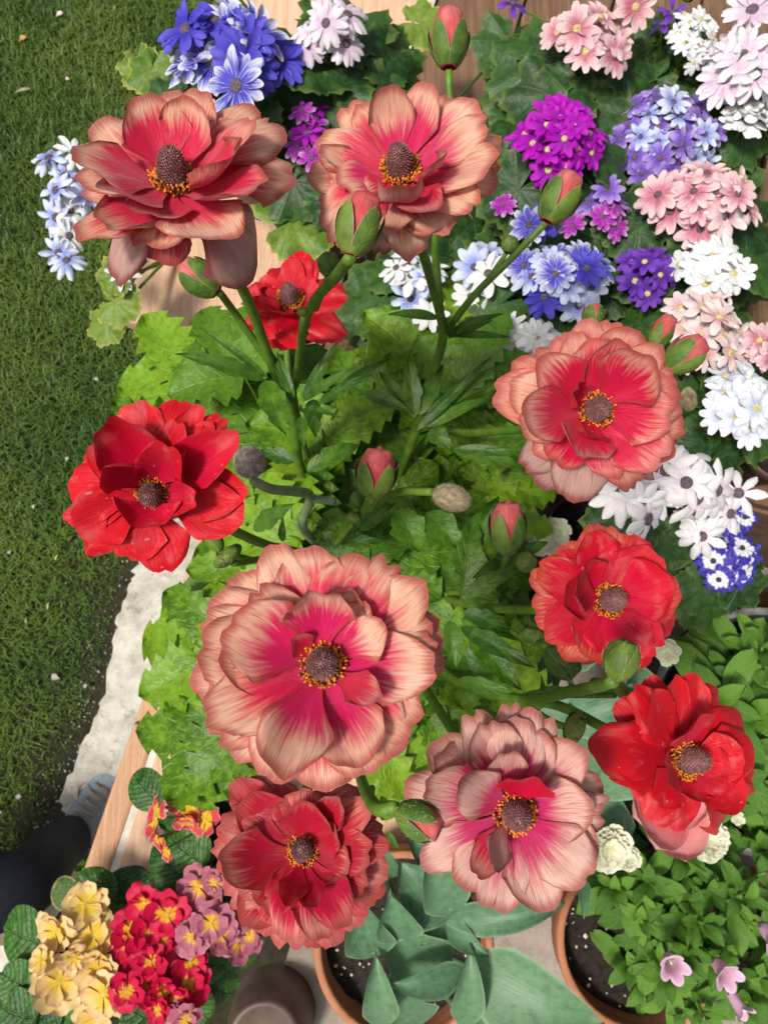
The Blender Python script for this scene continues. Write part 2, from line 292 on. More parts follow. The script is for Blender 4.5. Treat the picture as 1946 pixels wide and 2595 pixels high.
# ---------------------------------------------------------------- the setting: lawn, patio, walls
LZ, AZ, BZ = -.55, .12, .30
def prism(name, poly, z0, z1, mat, parent=None, bev=0):
    n = len(poly); A = 0
    for i in range(n): A += poly[i][0]*poly[(i+1) % n][1]-poly[(i+1) % n][0]*poly[i][1]
    if A < 0: poly = poly[::-1]
    rings = [(0, z0), (0, z1-bev), (bev*.3, z1-bev*.3), (bev, z1)] if bev else [(0, z0), (0, z1)]
    c = np.mean(np.array(poly)[:, :2], 0); V = []
    for ins, z in rings:
        for i in range(n):
            p, q, r = (np.array(poly[j % n][:2]) for j in (i-1, i, i+1))
            a, b = unit(q-p), unit(r-q); na, nb = np.array([-a[1], a[0]]), np.array([-b[1], b[0]]); m = (na+nb)/max(.3, 1+np.dot(na, nb))
            V.append((*(q+m*ins), z))
    f = list(gridf(n, len(rings)-1, True)); f.append(tuple(range(n-1, -1, -1))); f.append(tuple(range((len(rings)-1)*n, len(rings)*n)))
    return obj(name, mesh(name, V, f, mat, None, False), parent)
def struct(o): o['kind'] = 'structure'; return o
aL0, aL1 = P(210, 2205, AZ)[:2], P(470, 1450, AZ)[:2]; wv = unit(aL1-aL0); wu = np.array([wv[1], -wv[0]])   # wv along the wall, wu to its right
bF = P(300, 812, BZ)[:2]
def AW(u, v): return aL0+wu*u+wv*v
def BW(u, v): return bF+wu*u+wv*v
vB = float(np.dot(bF-aL0, wv)); uB = float(np.dot(bF-aL0, wu))
# ground sheets
q = np.array([[-9, -9, LZ], [9, -9, LZ], [9, 9, LZ], [-9, 9, LZ]]); struct(obj('lawn_ground', mesh('lawn_ground', q, [(0, 1, 2, 3)], M['earth'], None, False)))
pat = [AW(.30, -5), AW(6, -5), AW(6, vB+.02), AW(.30, vB+.02)]
struct(prism('patio', pat, LZ-.1, 0, M['patio']))
# low wall A
wa = thing('stone_wall', 'low wall topped with tan sandstone tiles beside the lawn, carrying the flower pot', 'wall', (*AW(.2, .2), LZ))
VA0 = .0
prism('wall_core', [AW(.012, VA0), AW(.43, VA0), AW(.43, vB-.004), AW(.012, vB-.004)], LZ-.05, AZ-.0035, M['grout'], wa)
y = VA0; k = 0
while y < vB-.02:
    y2 = min(y+.205, vB-.006)
    prism('edge_tile', [AW(0, y+.0015), AW(.036, y+.0015), AW(.036, y2-.0015), AW(0, y2-.0015)], AZ-.0216, AZ, M['sand_edge'], wa, .006)
    for x0, x1 in ((.045, .238), (.243, .431)): prism('tile', [AW(x0, y+.0025), AW(x1, y+.0025), AW(x1, y2-.0025), AW(x0, y2-.0025)], AZ-.0216, AZ-.001-.001*(k % 2), M['sand'], wa, .002)
    y = y2; k += 1
# raised terrace B
wb = thing('raised_terrace', 'raised step with tan tiled coping and brown timber boards under the daisy-like flowers', 'terrace', (*BW(.3, .3), LZ))
prism('terrace_core', [BW(.01, .01), BW(2.2, .01), BW(2.2, 1.9), BW(.01, 1.9)], LZ-.05, BZ-.024, M['riser'], wb)
cw = .262
y = 0.0
while y < 1.9:
    prism('coping_tile', [BW(0, y+.002), BW(cw-.02, y+.002), BW(cw-.02, y+.298), BW(0, y+.298)], BZ-.0236, BZ, M['sand'], wb, .005); y += .30
prism('grout_strip', [BW(cw-.018, .002), BW(cw, .002), BW(cw, 1.9), BW(cw-.018, 1.9)], BZ-.0236, BZ-.001, M['grout'], wb)
x = cw+.003
while x < 2.15:
    prism('board', [BW(x, 0), BW(x+.117, 0), BW(x+.117, 1.9), BW(x, 1.9)], BZ-.0236, BZ-.004, M['timber'], wb, .003); x += .12
fu0 = .012
while fu0 < 2.1:
    prism('riser_tile', [BW(fu0, -.004), BW(fu0+.296, -.004), BW(fu0+.296, .0097), BW(fu0, .0097)], LZ, BZ-.025, M['riser'], wb); fu0 += .30
# concrete kerb beside the lawn, olive slabs
kerb = []
edge = [(390, 1330), (362, 1400), (337, 1457), (322, 1500), (301, 1559), (292, 1640), (265, 1758), (240, 1820), (199, 1909), (157, 2023), (160, 2060), (200, 2105)]
for (e0, e1) in zip(edge, edge[1:]):
    for k_ in (0, .22, .41, .5, .83): kerb.append(P(e0[0]+(e1[0]-e0[0])*k_+rng.normal(0, 5), e0[1]+(e1[1]-e0[1])*k_, LZ+.07)[:2])
kerb.append(P(*edge[-1], LZ+.07)[:2])
kp = [P(250, 2090, LZ+.07)[:2], P(420, 1850, LZ+.07)[:2], P(560, 1500, LZ+.07)[:2], P(640, 1300, LZ+.07)[:2], P(530, 1290, LZ+.07)[:2]]
struct(prism('concrete_kerb', kerb+kp, LZ-.05, LZ+.07, M['concrete'], None, 0))
sl = thing('stone_paving', 'olive grey paving slabs with pale joints under the shoe', 'paving', (*P(230, 2120, LZ)[:2], LZ))
prism('joint_bed', [P(p[0], p[1], LZ+.03)[:2] for p in ((165, 2120), (300, 1960), (520, 1960), (520, 2400), (-300, 2500), (-200, 2330))], LZ-.05, LZ+.03, M['grout'], sl)
for pl in (((185, 2085), (308, 1990), (420, 1985), (420, 2080), (236, 2160), (182, 2098)), ((160, 2132), (176, 2108), (232, 2172), (420, 2092), (420, 2390), (-100, 2400), (40, 2230))):
    prism('slab', [P(p[0], p[1], LZ+.036)[:2] for p in pl], LZ, LZ+.036, M['slab'], sl, .003)
# grass
NB = 150000
bx = rng.uniform(-1.25, 0, NB); by = rng.uniform(-1.3, 1.75, NB)
lim = np.interp(by, [P(0, yy, LZ)[1] for yy in (2250, 2120, 2050, 1960, 1800, 1700, 1560, 1440, 1300, 950, 700, 0, -300)], [P(xx, yy, LZ)[0] for xx, yy in ((30, 2250), (110, 2120), (125, 2050), (165, 1960), (225, 1800), (262, 1700), (285, 1560), (325, 1440), (400, 1300), (520, 950), (520, 700), (760, 0), (900, -300))])
nzs = np.sin(bx*23+by*11)*np.sin(by*17-bx*7); edge_d = lim-bx
keep = (edge_d > .004) & (rng.random(NB) < np.clip(.34+edge_d*9+.25*nzs-.75*np.clip(-by-.05, 0, .55)*(1+1.3*np.sin(bx*31+1.7*np.sin(by*19))*np.sin(by*27+bx*13)), .10, 1)); bx, by = bx[keep], by[keep]; NB = len(bx); ed = edge_d[keep]
h = rng.uniform(.010, .026, NB)*np.clip(.5+ed*3, .5, 1.15); az = rng.uniform(0, 2*np.pi, NB); lean = rng.uniform(.3, 1.5, NB); w = rng.uniform(.0007, .0016, NB)
dx, dy = np.cos(az), np.sin(az); sx, sy = -dy, dx; z0 = np.full(NB, LZ)
V = np.zeros((NB, 5, 3))
V[:, 0] = np.stack([bx-sx*w, by-sy*w, z0], 1); V[:, 1] = np.stack([bx+sx*w, by+sy*w, z0], 1)
V[:, 2] = np.stack([bx-sx*w*.9+dx*h*lean*.4, by-sy*w*.9+dy*h*lean*.4, z0+h*.7], 1); V[:, 3] = np.stack([bx+sx*w*.9+dx*h*lean*.4, by+sy*w*.9+dy*h*lean*.4, z0+h*.7], 1)
V[:, 4] = np.stack([bx+dx*h*lean, by+dy*h*lean, z0+h*(1.05-.2*lean)], 1)
me = bpy.data.meshes.new('grass'); me.vertices.add(NB*5); me.vertices.foreach_set('co', V.ravel())
base = np.arange(NB)[:, None]*5; tri = np.concatenate([base+np.array([0, 1, 3]), base+np.array([0, 3, 2]), base+np.array([2, 3, 4])], 1).reshape(-1)
me.loops.add(len(tri)); me.loops.foreach_set('vertex_index', tri); me.polygons.add(NB*3); me.polygons.foreach_set('loop_start', np.arange(NB*3)*3); me.polygons.foreach_set('loop_total', np.full(NB*3, 3))
me.update(calc_edges=True); me.materials.append(M['grass'])
go = obj('grass', me); tag(go, 'short mossy green lawn grass left of the wall', 'grass'); go['kind'] = 'stuff'
# small debris along the lawn edge
mb = MB()
for i in range(170):
    t = rng.random(); yy = 1300+t*820; xx = np.interp(yy, [1300, 1440, 1700, 1960, 2120], [390, 340, 280, 180, 120])-abs(rng.normal(0, 38)); p = P(xx, yy, LZ+.006); r = rng.uniform(.0008, .0032)
    v = rng.normal(0, 1, (6, 3)); v = np.array([[1, 0, 0], [-1, 0, 0], [0, 1, 0], [0, -1, 0], [0, 0, .6], [0, 0, -.6]])*rng.uniform(.6, 1.3, (6, 1))*r
    mb.add(v+p, [(0, 2, 4), (2, 1, 4), (1, 3, 4), (3, 0, 4), (2, 0, 5), (1, 2, 5), (3, 1, 5), (0, 3, 5)])
gr = mb.build('gravel', plain('grit', (.30, .27, .22), .9, .5, 200), None, False); gr['kind'] = 'stuff'; tag(gr, 'pale crumbs of grit scattered along the bare lawn edge', 'gravel')
fp = [(145, 42, 26, 0), (50, 105, 30, 1), (165, 200, 16, 0), (290, 25, 20, 2), (80, 225, 60, 2), (240, 320, 22, 2), (250, 965, 16, 3), (168, 1168, 14, 3), (30, 1395, 14, 3), (140, 1420, 22, 4), (120, 1545, 26, 2), (68, 1580, 20, 2), (152, 1720, 26, 3), (40, 2020, 18, 3), (5, 2060, 26, 0), (85, 1290, 14, 3), (215, 1745, 15, 3)]
FM = [M['palepink'], M['tan'], plain('pale_straw', (.30, .30, .15), .7, .3), plain('dull_petal', (.42, .38, .35), .7, .3, 90, .2), plain('yellow_green', (.38, .42, .06), .6, .2)]
FL = ['pinkish petal on the grass, farthest from the wall along the terrace', 'brown withered petal on the grass near the terrace', 'small pink petal on the grass below the larger pinkish one', 'curled straw scrap on the grass beside the large blue daisies', 'long straw stalk lying on the dark grass', 'pale bent grass blade pointing at the side-facing copper flower', 'pale petal fleck on the grass level with the terrace corner', 'white petal fleck on the grass left of the bright red flower', 'white petal fleck on the grass level with the lowest red petal', 'yellow green sliver lying on the mossy lawn', 'straw sliver on the mossy lawn beside the concrete kerb', 'short straw scrap on the mossy lawn away from the kerb', 'large pale petal fleck on the mossy lawn by the kerb', 'whitish petal fleck on the grass above the trouser leg', 'pink white petal on the grass beside the trouser leg', 'tiny pale fleck on the lawn left of the hanging red petals', 'tiny pale fleck between the mossy lawn and the kerb']
for i, (px, py, sz, kk) in enumerate(fp):
    p = P(px, py, LZ+.022); a = rng.uniform(0, 6.28); L = sz/1071*.8; dv = np.array([math.cos(a), math.sin(a), .15])*L
    long = kk in (2, 4); V_, f_, u_ = blade(p, p+dv, (0, 0, 1), L*(.22 if long else .8), 'petal' if not long else 'lance', 6, 6, bow=.12, cup=.2, ruf=.1, ph=i)
    o = obj('fallen_petal' if not long else 'straw_scrap', mesh('fallen_petal', V_, f_, FM[kk], u_)); tag(o, FL[i], 'petal' if not long else 'scrap', 'bits fallen on the lawn')
# dry leaf by the wall
mb = MB()
for j, (a, L) in enumerate(((1.9, .05), (1.2, .045), (2.6, .035), (4.4, .06))):
    p = P(240, 2030, LZ+.045); mb.add(*blade(p, p+np.array([math.cos(a), math.sin(a), .25])*L, (0, 0, 1), L*.7, 'petal', 8, 8, cup=.5, ruf=.25, rf=6, ph=j, curl=.3))
tag(mb.build('dry_leaf', M['tan']), 'curled tan dry leaf on the paving between kerb and wall', 'leaf')
# ---------------------------------------------------------------- person (crouching leg) and shoe
def skin_mesh(name, pts, edges, rad, mat, parent=None, sub=2):
    me = bpy.data.meshes.new(name); me.from_pydata([tuple(p) for p in pts], edges, []); o = bpy.data.objects.new(name, me); COL.objects.link(o)
    md = o.modifiers.new('Skin', 'SKIN'); sv_ = me.skin_vertices[0].data
    for i, r in enumerate(rad): sv_[i].radius = (r, r); sv_[i].use_root = (i == 0)
    s2 = o.modifiers.new('Sub', 'SUBSURF'); s2.levels = sub; s2.render_levels = sub; md.use_smooth_shade = True
    me.materials.append(mat); WM[o.name] = Matrix.Identity(4); return o
ank = P(188, 2112, LZ+.075); kn = P(70, 2250, -.17); hipR = P(-420, 2350, -.10); 
ank2 = ank+np.array([-.34, -.16, 0]); kn2 = kn+np.array([-.28, -.16, .02]); hipL = hipR+np.array([-.02, -.17, 0]); pel = (hipR+hipL)/2+np.array([-.08, 0, .03]); waist = pel+np.array([-.03, 0, .17])
pts = [pel, waist, hipR, .5*hipR+.5*kn, kn, .45*kn+.55*ank+np.array([-.012, 0, 0]), ank, hipL, .5*hipL+.5*kn2, kn2, .45*kn2+.55*ank2, ank2]
person = skin_mesh('person', pts, [(0, 1), (0, 2), (2, 3), (3, 4), (4, 5), (5, 6), (0, 7), (7, 8), (8, 9), (9, 10), (10, 11)], [.13, .13, .09, .082, .066, .058, .053, .09, .082, .066, .058, .053], M['navy'])
tag(person, 'crouching person in dark navy trousers at the lawn edge, only one leg showing', 'person')
def shoe(an, dirv):
    d = unit(np.array([dirv[0], dirv[1], 0])); s = np.array([d[1], -d[0], 0]); z0 = LZ+.037
    prof = [(-.07, .026, .062), (-.05, .034, .085), (0, .037, .083), (.05, .040, .062), (.10, .043, .045), (.14, .038, .034), (.165, .020, .022)]
    V = []; n = 12
    for (x, hw, ht) in prof:
        for k in range(n):
            a = 2*math.pi*k/n; V.append(np.array([an[0], an[1], z0])+d*x+s*hw*math.cos(a)+np.array([0, 0, .012+(ht-.012)*(.5+.5*math.sin(a))]))
    f = list(gridf(n, len(prof)-1, True))+[tuple(range(n-1, -1, -1)), tuple(range((len(prof)-1)*n, len(prof)*n))]
    o = obj('shoe', mesh('shoe', V, f, M['shoe']), person); o.modifiers.new('s', 'SUBSURF').render_levels = 1
    V = []
    for zz, g_ in ((0, 1.02), (.014, 1.08)):
        for sgn, pr in ((1, prof), (-1, prof[::-1])):
            for (x, hw, ht) in pr: V.append(np.array([an[0], an[1], z0+zz])+d*x*1.03+s*hw*g_*sgn)
    n = len(prof)*2; obj('sole', mesh('sole', V, list(gridf(n, 1, True))+[tuple(range(n)), tuple(range(2*n-1, n-1, -1))], M['sole'], None, False), person)
    mb = MB()
    for j in range(5):
        c = np.array([an[0], an[1], z0])+d*(.045+.016*j)+np.array([0, 0, .074-.006*j]); mb.add(*tube([c-s*.022-np.array([0, 0, .008]), c+np.array([0, 0, .004]), c+s*.022-np.array([0, 0, .008])], .0025, .0025, 6, 3))
    mb.build('lace', M['lace'], person)
shoe(ank, (.55, .85)); shoe(ank2, (.75, .65))
# ---------------------------------------------------------------- pots
POTS = []
def pot(name, label, c, z0, hgt, r, mat, soil=True, group=None, cat='pot', rimh=.18, perl=40, rimmat=None):
    t = thing(name, label, cat, (c[0], c[1], z0), group); rb = r*.72; rh = hgt*rimh
    pr = [(rb*.3, .0), (rb, 0), (r*.92, hgt-rh), (r*1.0, hgt-rh), (r*1.02, hgt-.004), (r*1.0, hgt), (r*.93, hgt), (r*.915, hgt-.006), (r*.88, hgt*.55), (r*.2, hgt*.5)]
    V, f, u = lathe(pr, 44, (c[0], c[1], z0)); o = obj('pot_body', mesh('pot_body', V, f, mat), t)
    md = o.modifiers.new('b', 'BEVEL'); md.width = .0025; md.segments = 2; md.limit_method = 'ANGLE'
    if rimmat: V, f, u = lathe([(r*.955, hgt-.003), (r*1.01, hgt-.003), (r*1.015, hgt+.003), (r*.955, hgt+.004)], 44, (c[0], c[1], z0), False); obj('rim', mesh('rim', V, f, rimmat), t)
    if soil:
        zs = z0+hgt*.83; n = 26; uu, vv = np.meshgrid(np.linspace(0, 2*np.pi, 40, endpoint=False), np.linspace(.02, 1, 14)); rr = r*.905*vv
        V = np.stack([c[0]+rr*np.cos(uu), c[1]+rr*np.sin(uu), zs+.006*np.sin(uu*5+vv*9)*np.sin(vv*14)+rng.normal(0, .0016, uu.shape)], -1).reshape(-1, 3)
        so_ = obj('soil', mesh('soil', V, list(gridf(40, 13, True))+[tuple(range(39, -1, -1))], M['soil']), t)
        if perl:
            mb = MB()
            for i in range(perl):
                a = rng.uniform(0, 6.28); q_ = r*.88*math.sqrt(rng.random()); s_ = rng.uniform(.0008, .003)
                v = np.array([[1, 0, 0], [-1, 0, 0], [0, 1, 0], [0, -1, 0], [0, 0, .7], [0, 0, -.7]])*rng.uniform(.6, 1.3, (6, 1))*s_
                mb.add(v+np.array([c[0]+q_*math.cos(a), c[1]+q_*math.sin(a), zs+.004]), [(0, 2, 4), (2, 1, 4), (1, 3, 4), (3, 0, 4), (2, 0, 5), (1, 2, 5), (3, 1, 5), (0, 3, 5)])
            pl = mb.build('perlite', M['perlite'], t, False); pl['kind'] = 'stuff'
    POTS.append((c[0], c[1], r)); return t
# ---------------------------------------------------------------- ranunculus
crown = P(905, 1440, .345); ppos = crown[:2]
pot('flower_pot', 'terracotta pot on the sandstone wall hidden under the red and copper flowers', ppos, AZ, .21, .10, M['terra'])
RAN = thing('ranunculus_plant', 'tall ranunculus with open copper pink and red flowers and cone shaped centres', 'plant', (*ppos, AZ+.17))
LAYER = {-1: (-32, .10, -.0015), 0: (4, .05, 0.), 1: (17, -.04, .0012), 2: (36, -.10, .0024), 3: (54, -.14, .0034)}
def spikes(c, x, y, z, r, hh, n, sl, mat, name, parent, sharp=.8, open_=0.):
    mb = MB(); th = np.linspace(0, math.pi*.55, 12); pr = []
    V = []; nn = 20
    def P_(phi, a):   # phi 0 = tip
        rr = r*math.sin(min(phi, math.pi/2))**.8 if phi < math.pi/2 else r*(1-.12*(phi-math.pi/2)); zz = hh*(math.cos(phi)*(.78)+.22 if phi < math.pi/2 else .22-.35*(phi-math.pi/2))
        return c+rr*(math.cos(a)*x+math.sin(a)*y)+zz*z
    for j in range(14):
        for k in range(nn): V.append(P_(.02+j/13*2.15, 2*math.pi*k/nn))
    mb.add(V, gridf(nn, 13, True))
    for i in range(n):
        phi = math.acos(1-1.45*(i+.5)/n); a = i*2.39996; p = P_(phi, a); q = P_(phi+.05, a); nrm = unit(np.cross(P_(phi, a+.1)-p, q-p)); 
        if np.dot(nrm, p-(c+z*hh*.3)) < 0: nrm = -nrm
        d = unit(nrm*.8+z*sharp*.7+rng.normal(0, .15, 3)); s1 = unit(np.cross(d, z+.01)); s2 = np.cross(d, s1); w_ = sl*.33
        mb.add([p+s1*w_, p-s1*w_*.5+s2*w_*.87, p-s1*w_*.5-s2*w_*.87, p+d*sl*rng.uniform(.7, 1.2)], [(0, 1, 3), (1, 2, 3), (2, 0, 3)])
    return mb.build(name, mat, parent, False)
def flower(label, org, sc, cen, d, tilt, tdir, petals, mats, cone=1.0, seed=0, cupx=1.):
    """petals: (tip x, tip y, width, layer[, material]) in crop pixels"""
    R = np.random.default_rng(seed); px, py = org[0]+cen[0]*sc, org[1]+cen[1]*sc; c = PD(px, py, d); mpp = d/F
    zc = unit(CAM-c); xc = unit(np.array([1, 0, 0])-zc*zc[0]); yc = np.cross(zc, xc); a = math.radians(tilt); ph = math.radians(tdir)
    ax = zc*math.cos(a)+math.sin(a)*(math.cos(ph)*xc+math.sin(ph)*yc); X, Y, Z = frame(ax, xc)
    mb = MB(); v, f, u = lathe([(.0005, -.006), (.003, -.005), (.005, -.002), (.0055, .002), (.004, .005)], 14); mb.add(c+v[:, :1]*X+v[:, 1:2]*Y+v[:, 2:]*Z, f)
    fl = mb.build('flower', M['stem'], RAN); fl['label'] = label
    k = cone*.82
    spikes(c+Z*.003, X, Y, Z, .0057*k, .0158*k, 380, .0016, M['cone'], 'seed_cone', fl)
    mb = MB()
    for i in range(210):
        an = R.uniform(0, 6.283); r0 = R.uniform(.0060, .0098)*k; dr = X*math.cos(an)+Y*math.sin(an); b = c+dr*r0*.72; o = X*math.cos(an+R.normal(0, .5))+Y*math.sin(an+R.normal(0, .5))
        hh = R.uniform(.0030, .0075)*k; t = c+dr*r0+Z*hh; mb.add(*tube([b, .6*b+.4*t+o*.0004, .3*b+.7*t+o*.0005], .0002, .00025, 4, 1)); m_ = .3*b+.7*t+o*.0005; mb.add(*tube([m_, t+o*R.uniform(.0003, .0012)], .00055, .0004, 5, 1))
    st = mb.build('stamens', M['stamen'], fl); st['kind'] = 'stuff'
    for i, pt in enumerate(petals):
        tx, ty, w, ly = pt[:4]; m = pt[4] if len(pt) > 4 else mats[ly]; el, bow, zo = LAYER[ly]; el = el+R.normal(0, 7); 
        if len(pt) > 5: el = pt[5]
        r_ = ray(org[0]+tx*sc, org[1]+ty*sc); ds = np.linspace(d-.055, d+.075, 240); Pt = CAM+r_*ds[:, None]; wv_ = Pt-(c+Z*zo); ln = np.linalg.norm(wv_, axis=1)
        cost = (wv_@Z/ln-math.sin(math.radians(el)))**2+(ln/.05)**2*.05; tip = Pt[np.argmin(cost)]
        rad = unit((tip-c)-Z*np.dot(tip-c, Z)); b = c+rad*.0035+Z*(zo-.001+R.normal(0, .0003))
        v, f, u = blade(b, tip, Z, w*sc*mpp*1.12, 'petal', 14, 14, bow=bow+R.normal(0, .02), cup=cupx*(R.uniform(-.02, .10) if ly < 2 else R.uniform(.08, .2))+(.10 if cupx > 1 else 0), ruf=R.uniform(.035, .085), rf=R.uniform(3, 8), ph=R.uniform(0, 6), curl=R.uniform(-.16, .08) if ly >= 0 else -.05, edge=R.uniform(.30, .46), wav=R.uniform(.008, .022), notch=R.choice([0, 0, .04, .07]))
        obj('petal', mesh('petal', v, f, M[m], u), fl)
    return c, Z, fl
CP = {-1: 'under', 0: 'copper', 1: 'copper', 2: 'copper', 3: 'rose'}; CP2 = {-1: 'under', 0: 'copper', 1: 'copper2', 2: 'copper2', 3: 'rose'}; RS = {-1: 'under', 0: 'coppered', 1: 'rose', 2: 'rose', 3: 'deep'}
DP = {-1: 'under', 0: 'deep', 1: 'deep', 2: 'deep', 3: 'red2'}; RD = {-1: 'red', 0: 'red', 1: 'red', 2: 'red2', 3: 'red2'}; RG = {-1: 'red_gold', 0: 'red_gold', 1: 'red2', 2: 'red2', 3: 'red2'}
FL_ = {}
FL_[1] = flower('copper pink flower seen from the side with a tall dark cone, over the lawn', (150, 180), .38, (770, 770), .30, 48, 92, [
 (420, 370, 230, 0), (250, 345, 380, 1), (85, 540, 380, 1), (560, 150, 430, 2, 'copper'), (770, 120, 300, 1), (950, 90, 320, 1), (870, 170, 330, 2, 'copper'), (1290, 165, 320, 1), (1400, 225, 240, 1), (1260, 295, 240, 2, 'rose'), (1480, 315, 430, 0), (1575, 590, 450, 0),
 (1210, 520, 400, 3, 'rose'), (1310, 700, 400, 2, 'rose'), (1070, 1090, 520, 1), (1320, 1390, 600, -1), (110, 700, 270, 1), (150, 815, 280, 0), (335, 700, 350, 3, 'rose'), (600, 930, 380, 2, 'rose'), (195, 950, 270, 0), (110, 1110, 300, 0), (290, 1065, 360, 1), (560, 1150, 440, 0), (640, 1280, 420, -1, 'deep'), (335, 1400, 300, -1)], CP, seed=1, cone=1.12)
FL_[2] = flower('copper pink flower with raised ruffled petals behind a plump bud', (760, 180), .3315, (770, 800), .34, 40, 95, [
 (1150, 165, 260, 0), (140, 475, 380, 0), (340, 290, 320, 0), (460, 243, 320, 0), (1530, 460, 360, 0), (1550, 720, 380, 0), (1510, 840, 430, 0), (1360, 1080, 380, 0), (1130, 1212, 380, 0), (840, 1390, 350, 0), (590, 1410, 260, -1), (160, 1170, 430, 0), (128, 1010, 340, 0), (55, 800, 400, 0), (430, 1300, 360, 0), (240, 1240, 330, 0),
 (1335, 208, 400, 1), (1410, 340, 320, 1), (190, 620, 420, 1), (1030, 1262, 400, 1), (700, 1240, 310, 1), (130, 600, 200, 1), (660, 100, 320, 2), (960, 65, 300, 2), (1460, 600, 450, 2), (310, 785, 350, 2), (540, 930, 280, 2, 'rose'), (1100, 640, 220, 3), (770, 935, 300, 3), (980, 1000, 330, 2, 'rose')], CP2, seed=2, cone=1.15)
FL_[3] = flower('rose red flower with broad coppery outer petals beside the white blossoms', (1220, 780), .3376, (845, 770), .34, 14, 20, [
 (700, 1470, 460, -1), (430, 1370, 420, -1), (300, 1230, 330, -1), (1150, 1400, 240, -1), (1340, 1280, 280, -1), (780, 85, 350, 0), (970, 88, 330, 0), (1160, 150, 430, 0), (1340, 290, 330, 0), (1470, 500, 350, 0), (1530, 700, 370, 0), (1530, 900, 350, 0), (1450, 1110, 350, 0), (1190, 1340, 360, 0), (400, 1100, 300, 0), (80, 620, 430, 0), (235, 395, 360, 0), (430, 300, 350, 0), (575, 195, 320, 0), (680, 170, 300, 0),
 (210, 600, 380, 1, 'copper'), (290, 880, 350, 1, 'copper'), (880, 225, 380, 1), (1040, 228, 330, 1), (1450, 600, 420, 1), (1390, 1150, 450, 1), (1090, 1235, 430, 1), (540, 1162, 350, 1), (480, 420, 400, 2), (350, 800, 380, 2), (1260, 380, 460, 2), (1440, 800, 440, 2), (760, 1120, 400, 2), (700, 590, 190, 3, 'red2'), (830, 990, 270, 3, 'red2')], RS, seed=3)
FL_[4] = flower('bright red flower with glossy spoon shaped petals over the lawn edge', (140, 980), .3255, (770, 830), .35, 12, 200, [
 (220, 1310, 280, -1), (980, 95, 350, 0), (1290, 235, 250, 0), (1510, 800, 440, 0), (1490, 1020, 440, 0), (280, 425, 320, 0), (190, 570, 320, 0), (80, 780, 440, 0), (65, 1035, 240, 0), (850, 1460, 450, 0), (620, 135, 430, 1), (1130, 140, 230, 1), (1200, 290, 290, 1), (150, 1100, 450, 1), (545, 1345, 450, 1), (430, 255, 450, 2), (930, 305, 260, 2), (1340, 410, 360, 2), (1180, 560, 300, 1), (340, 640, 260, 3), (690, 1100, 460, 3), (1030, 880, 260, 3), (830, 520, 330, 3, 'red2', 68)], RD, seed=4, cone=1.0, cupx=1.6)
FL_[5] = flower('largest flower, copper petals with magenta heart and a mauve cone', (460, 1350), .422, (845, 800), .262, 5, 90, [
 (640, 1510, 350, -1), (1490, 870, 280, -1, 'red2'), (530, 68, 360, 0), (750, 80, 440, 0), (300, 250, 360, 0), (180, 380, 360, 0), (1090, 145, 480, 0), (1260, 150, 320, 0), (1450, 300, 430, 0), (1575, 560, 400, 0), (1590, 750, 370, 0), (1415, 1180, 430, 0), (1310, 1330, 430, 0), (1130, 1450, 400, 0), (870, 1555, 450, 0), (500, 1485, 430, 0), (310, 1345, 380, 0), (185, 1250, 330, 0), (120, 1130, 380, 0), (60, 890, 420, 0), (80, 680, 440, 0), (125, 500, 330, 0),
 (440, 330, 330, 1), (1480, 490, 430, 1), (1505, 660, 380, 1), (1520, 810, 400, 1), (185, 1010, 490, 1), (230, 760, 380, 1), (290, 540, 450, 2), (810, 330, 400, 3, 'copper2', 42), (1010, 345, 300, 2), (1160, 480, 400, 2), (600, 1388, 380, 2), (1080, 1372, 400, 2), (1170, 985, 200, 3, 'rose'), (690, 640, 160, 3, 'rose')], CP2, seed=5, cone=.98)
FL_[6] = flower('crimson flower with many ruffled layers and a round dark centre', (520, 1930), .2954, (840, 770), .385, 6, 140, [
 (240, 180, 370, 0), (400, 130, 350, 0), (600, 180, 370, 0), (850, 230, 420, 0), (1050, 250, 350, 0), (1310, 225, 330, 0), (1460, 350, 330, 0), (1560, 570, 370, 0), (1575, 730, 330, 0), (1575, 960, 350, 0), (1530, 1130, 330, 0), (1440, 1290, 350, 0), (1330, 1420, 370, 0), (1120, 1595, 350, 0), (950, 1635, 330, 0), (690, 1625, 440, 0), (470, 1480, 370, 0), (320, 1400, 420, 0), (175, 1190, 370, 0), (140, 1050, 280, 0), (85, 880, 350, 0), (58, 720, 330, 0), (100, 520, 350, 0), (205, 420, 330, 0),
 (300, 330, 420, 1), (170, 540, 420, 1), (250, 1085, 330, 1), (480, 1290, 370, 1), (710, 1540, 410, 1, 'rose'), (1020, 1545, 360, 1, 'rose'), (1400, 1110, 350, 1), (1400, 350, 330, 1), (650, 330, 400, 1), (145, 870, 450, 2), (1190, 1375, 350, 2, 'rose'), (1430, 780, 400, 2), (1180, 290, 270, 2), (1150, 600, 320, 2), (1200, 900, 350, 2), (860, 420, 440, 3, 'deep'), (720, 1165, 240, 3), (920, 1225, 220, 3)], DP, seed=6)
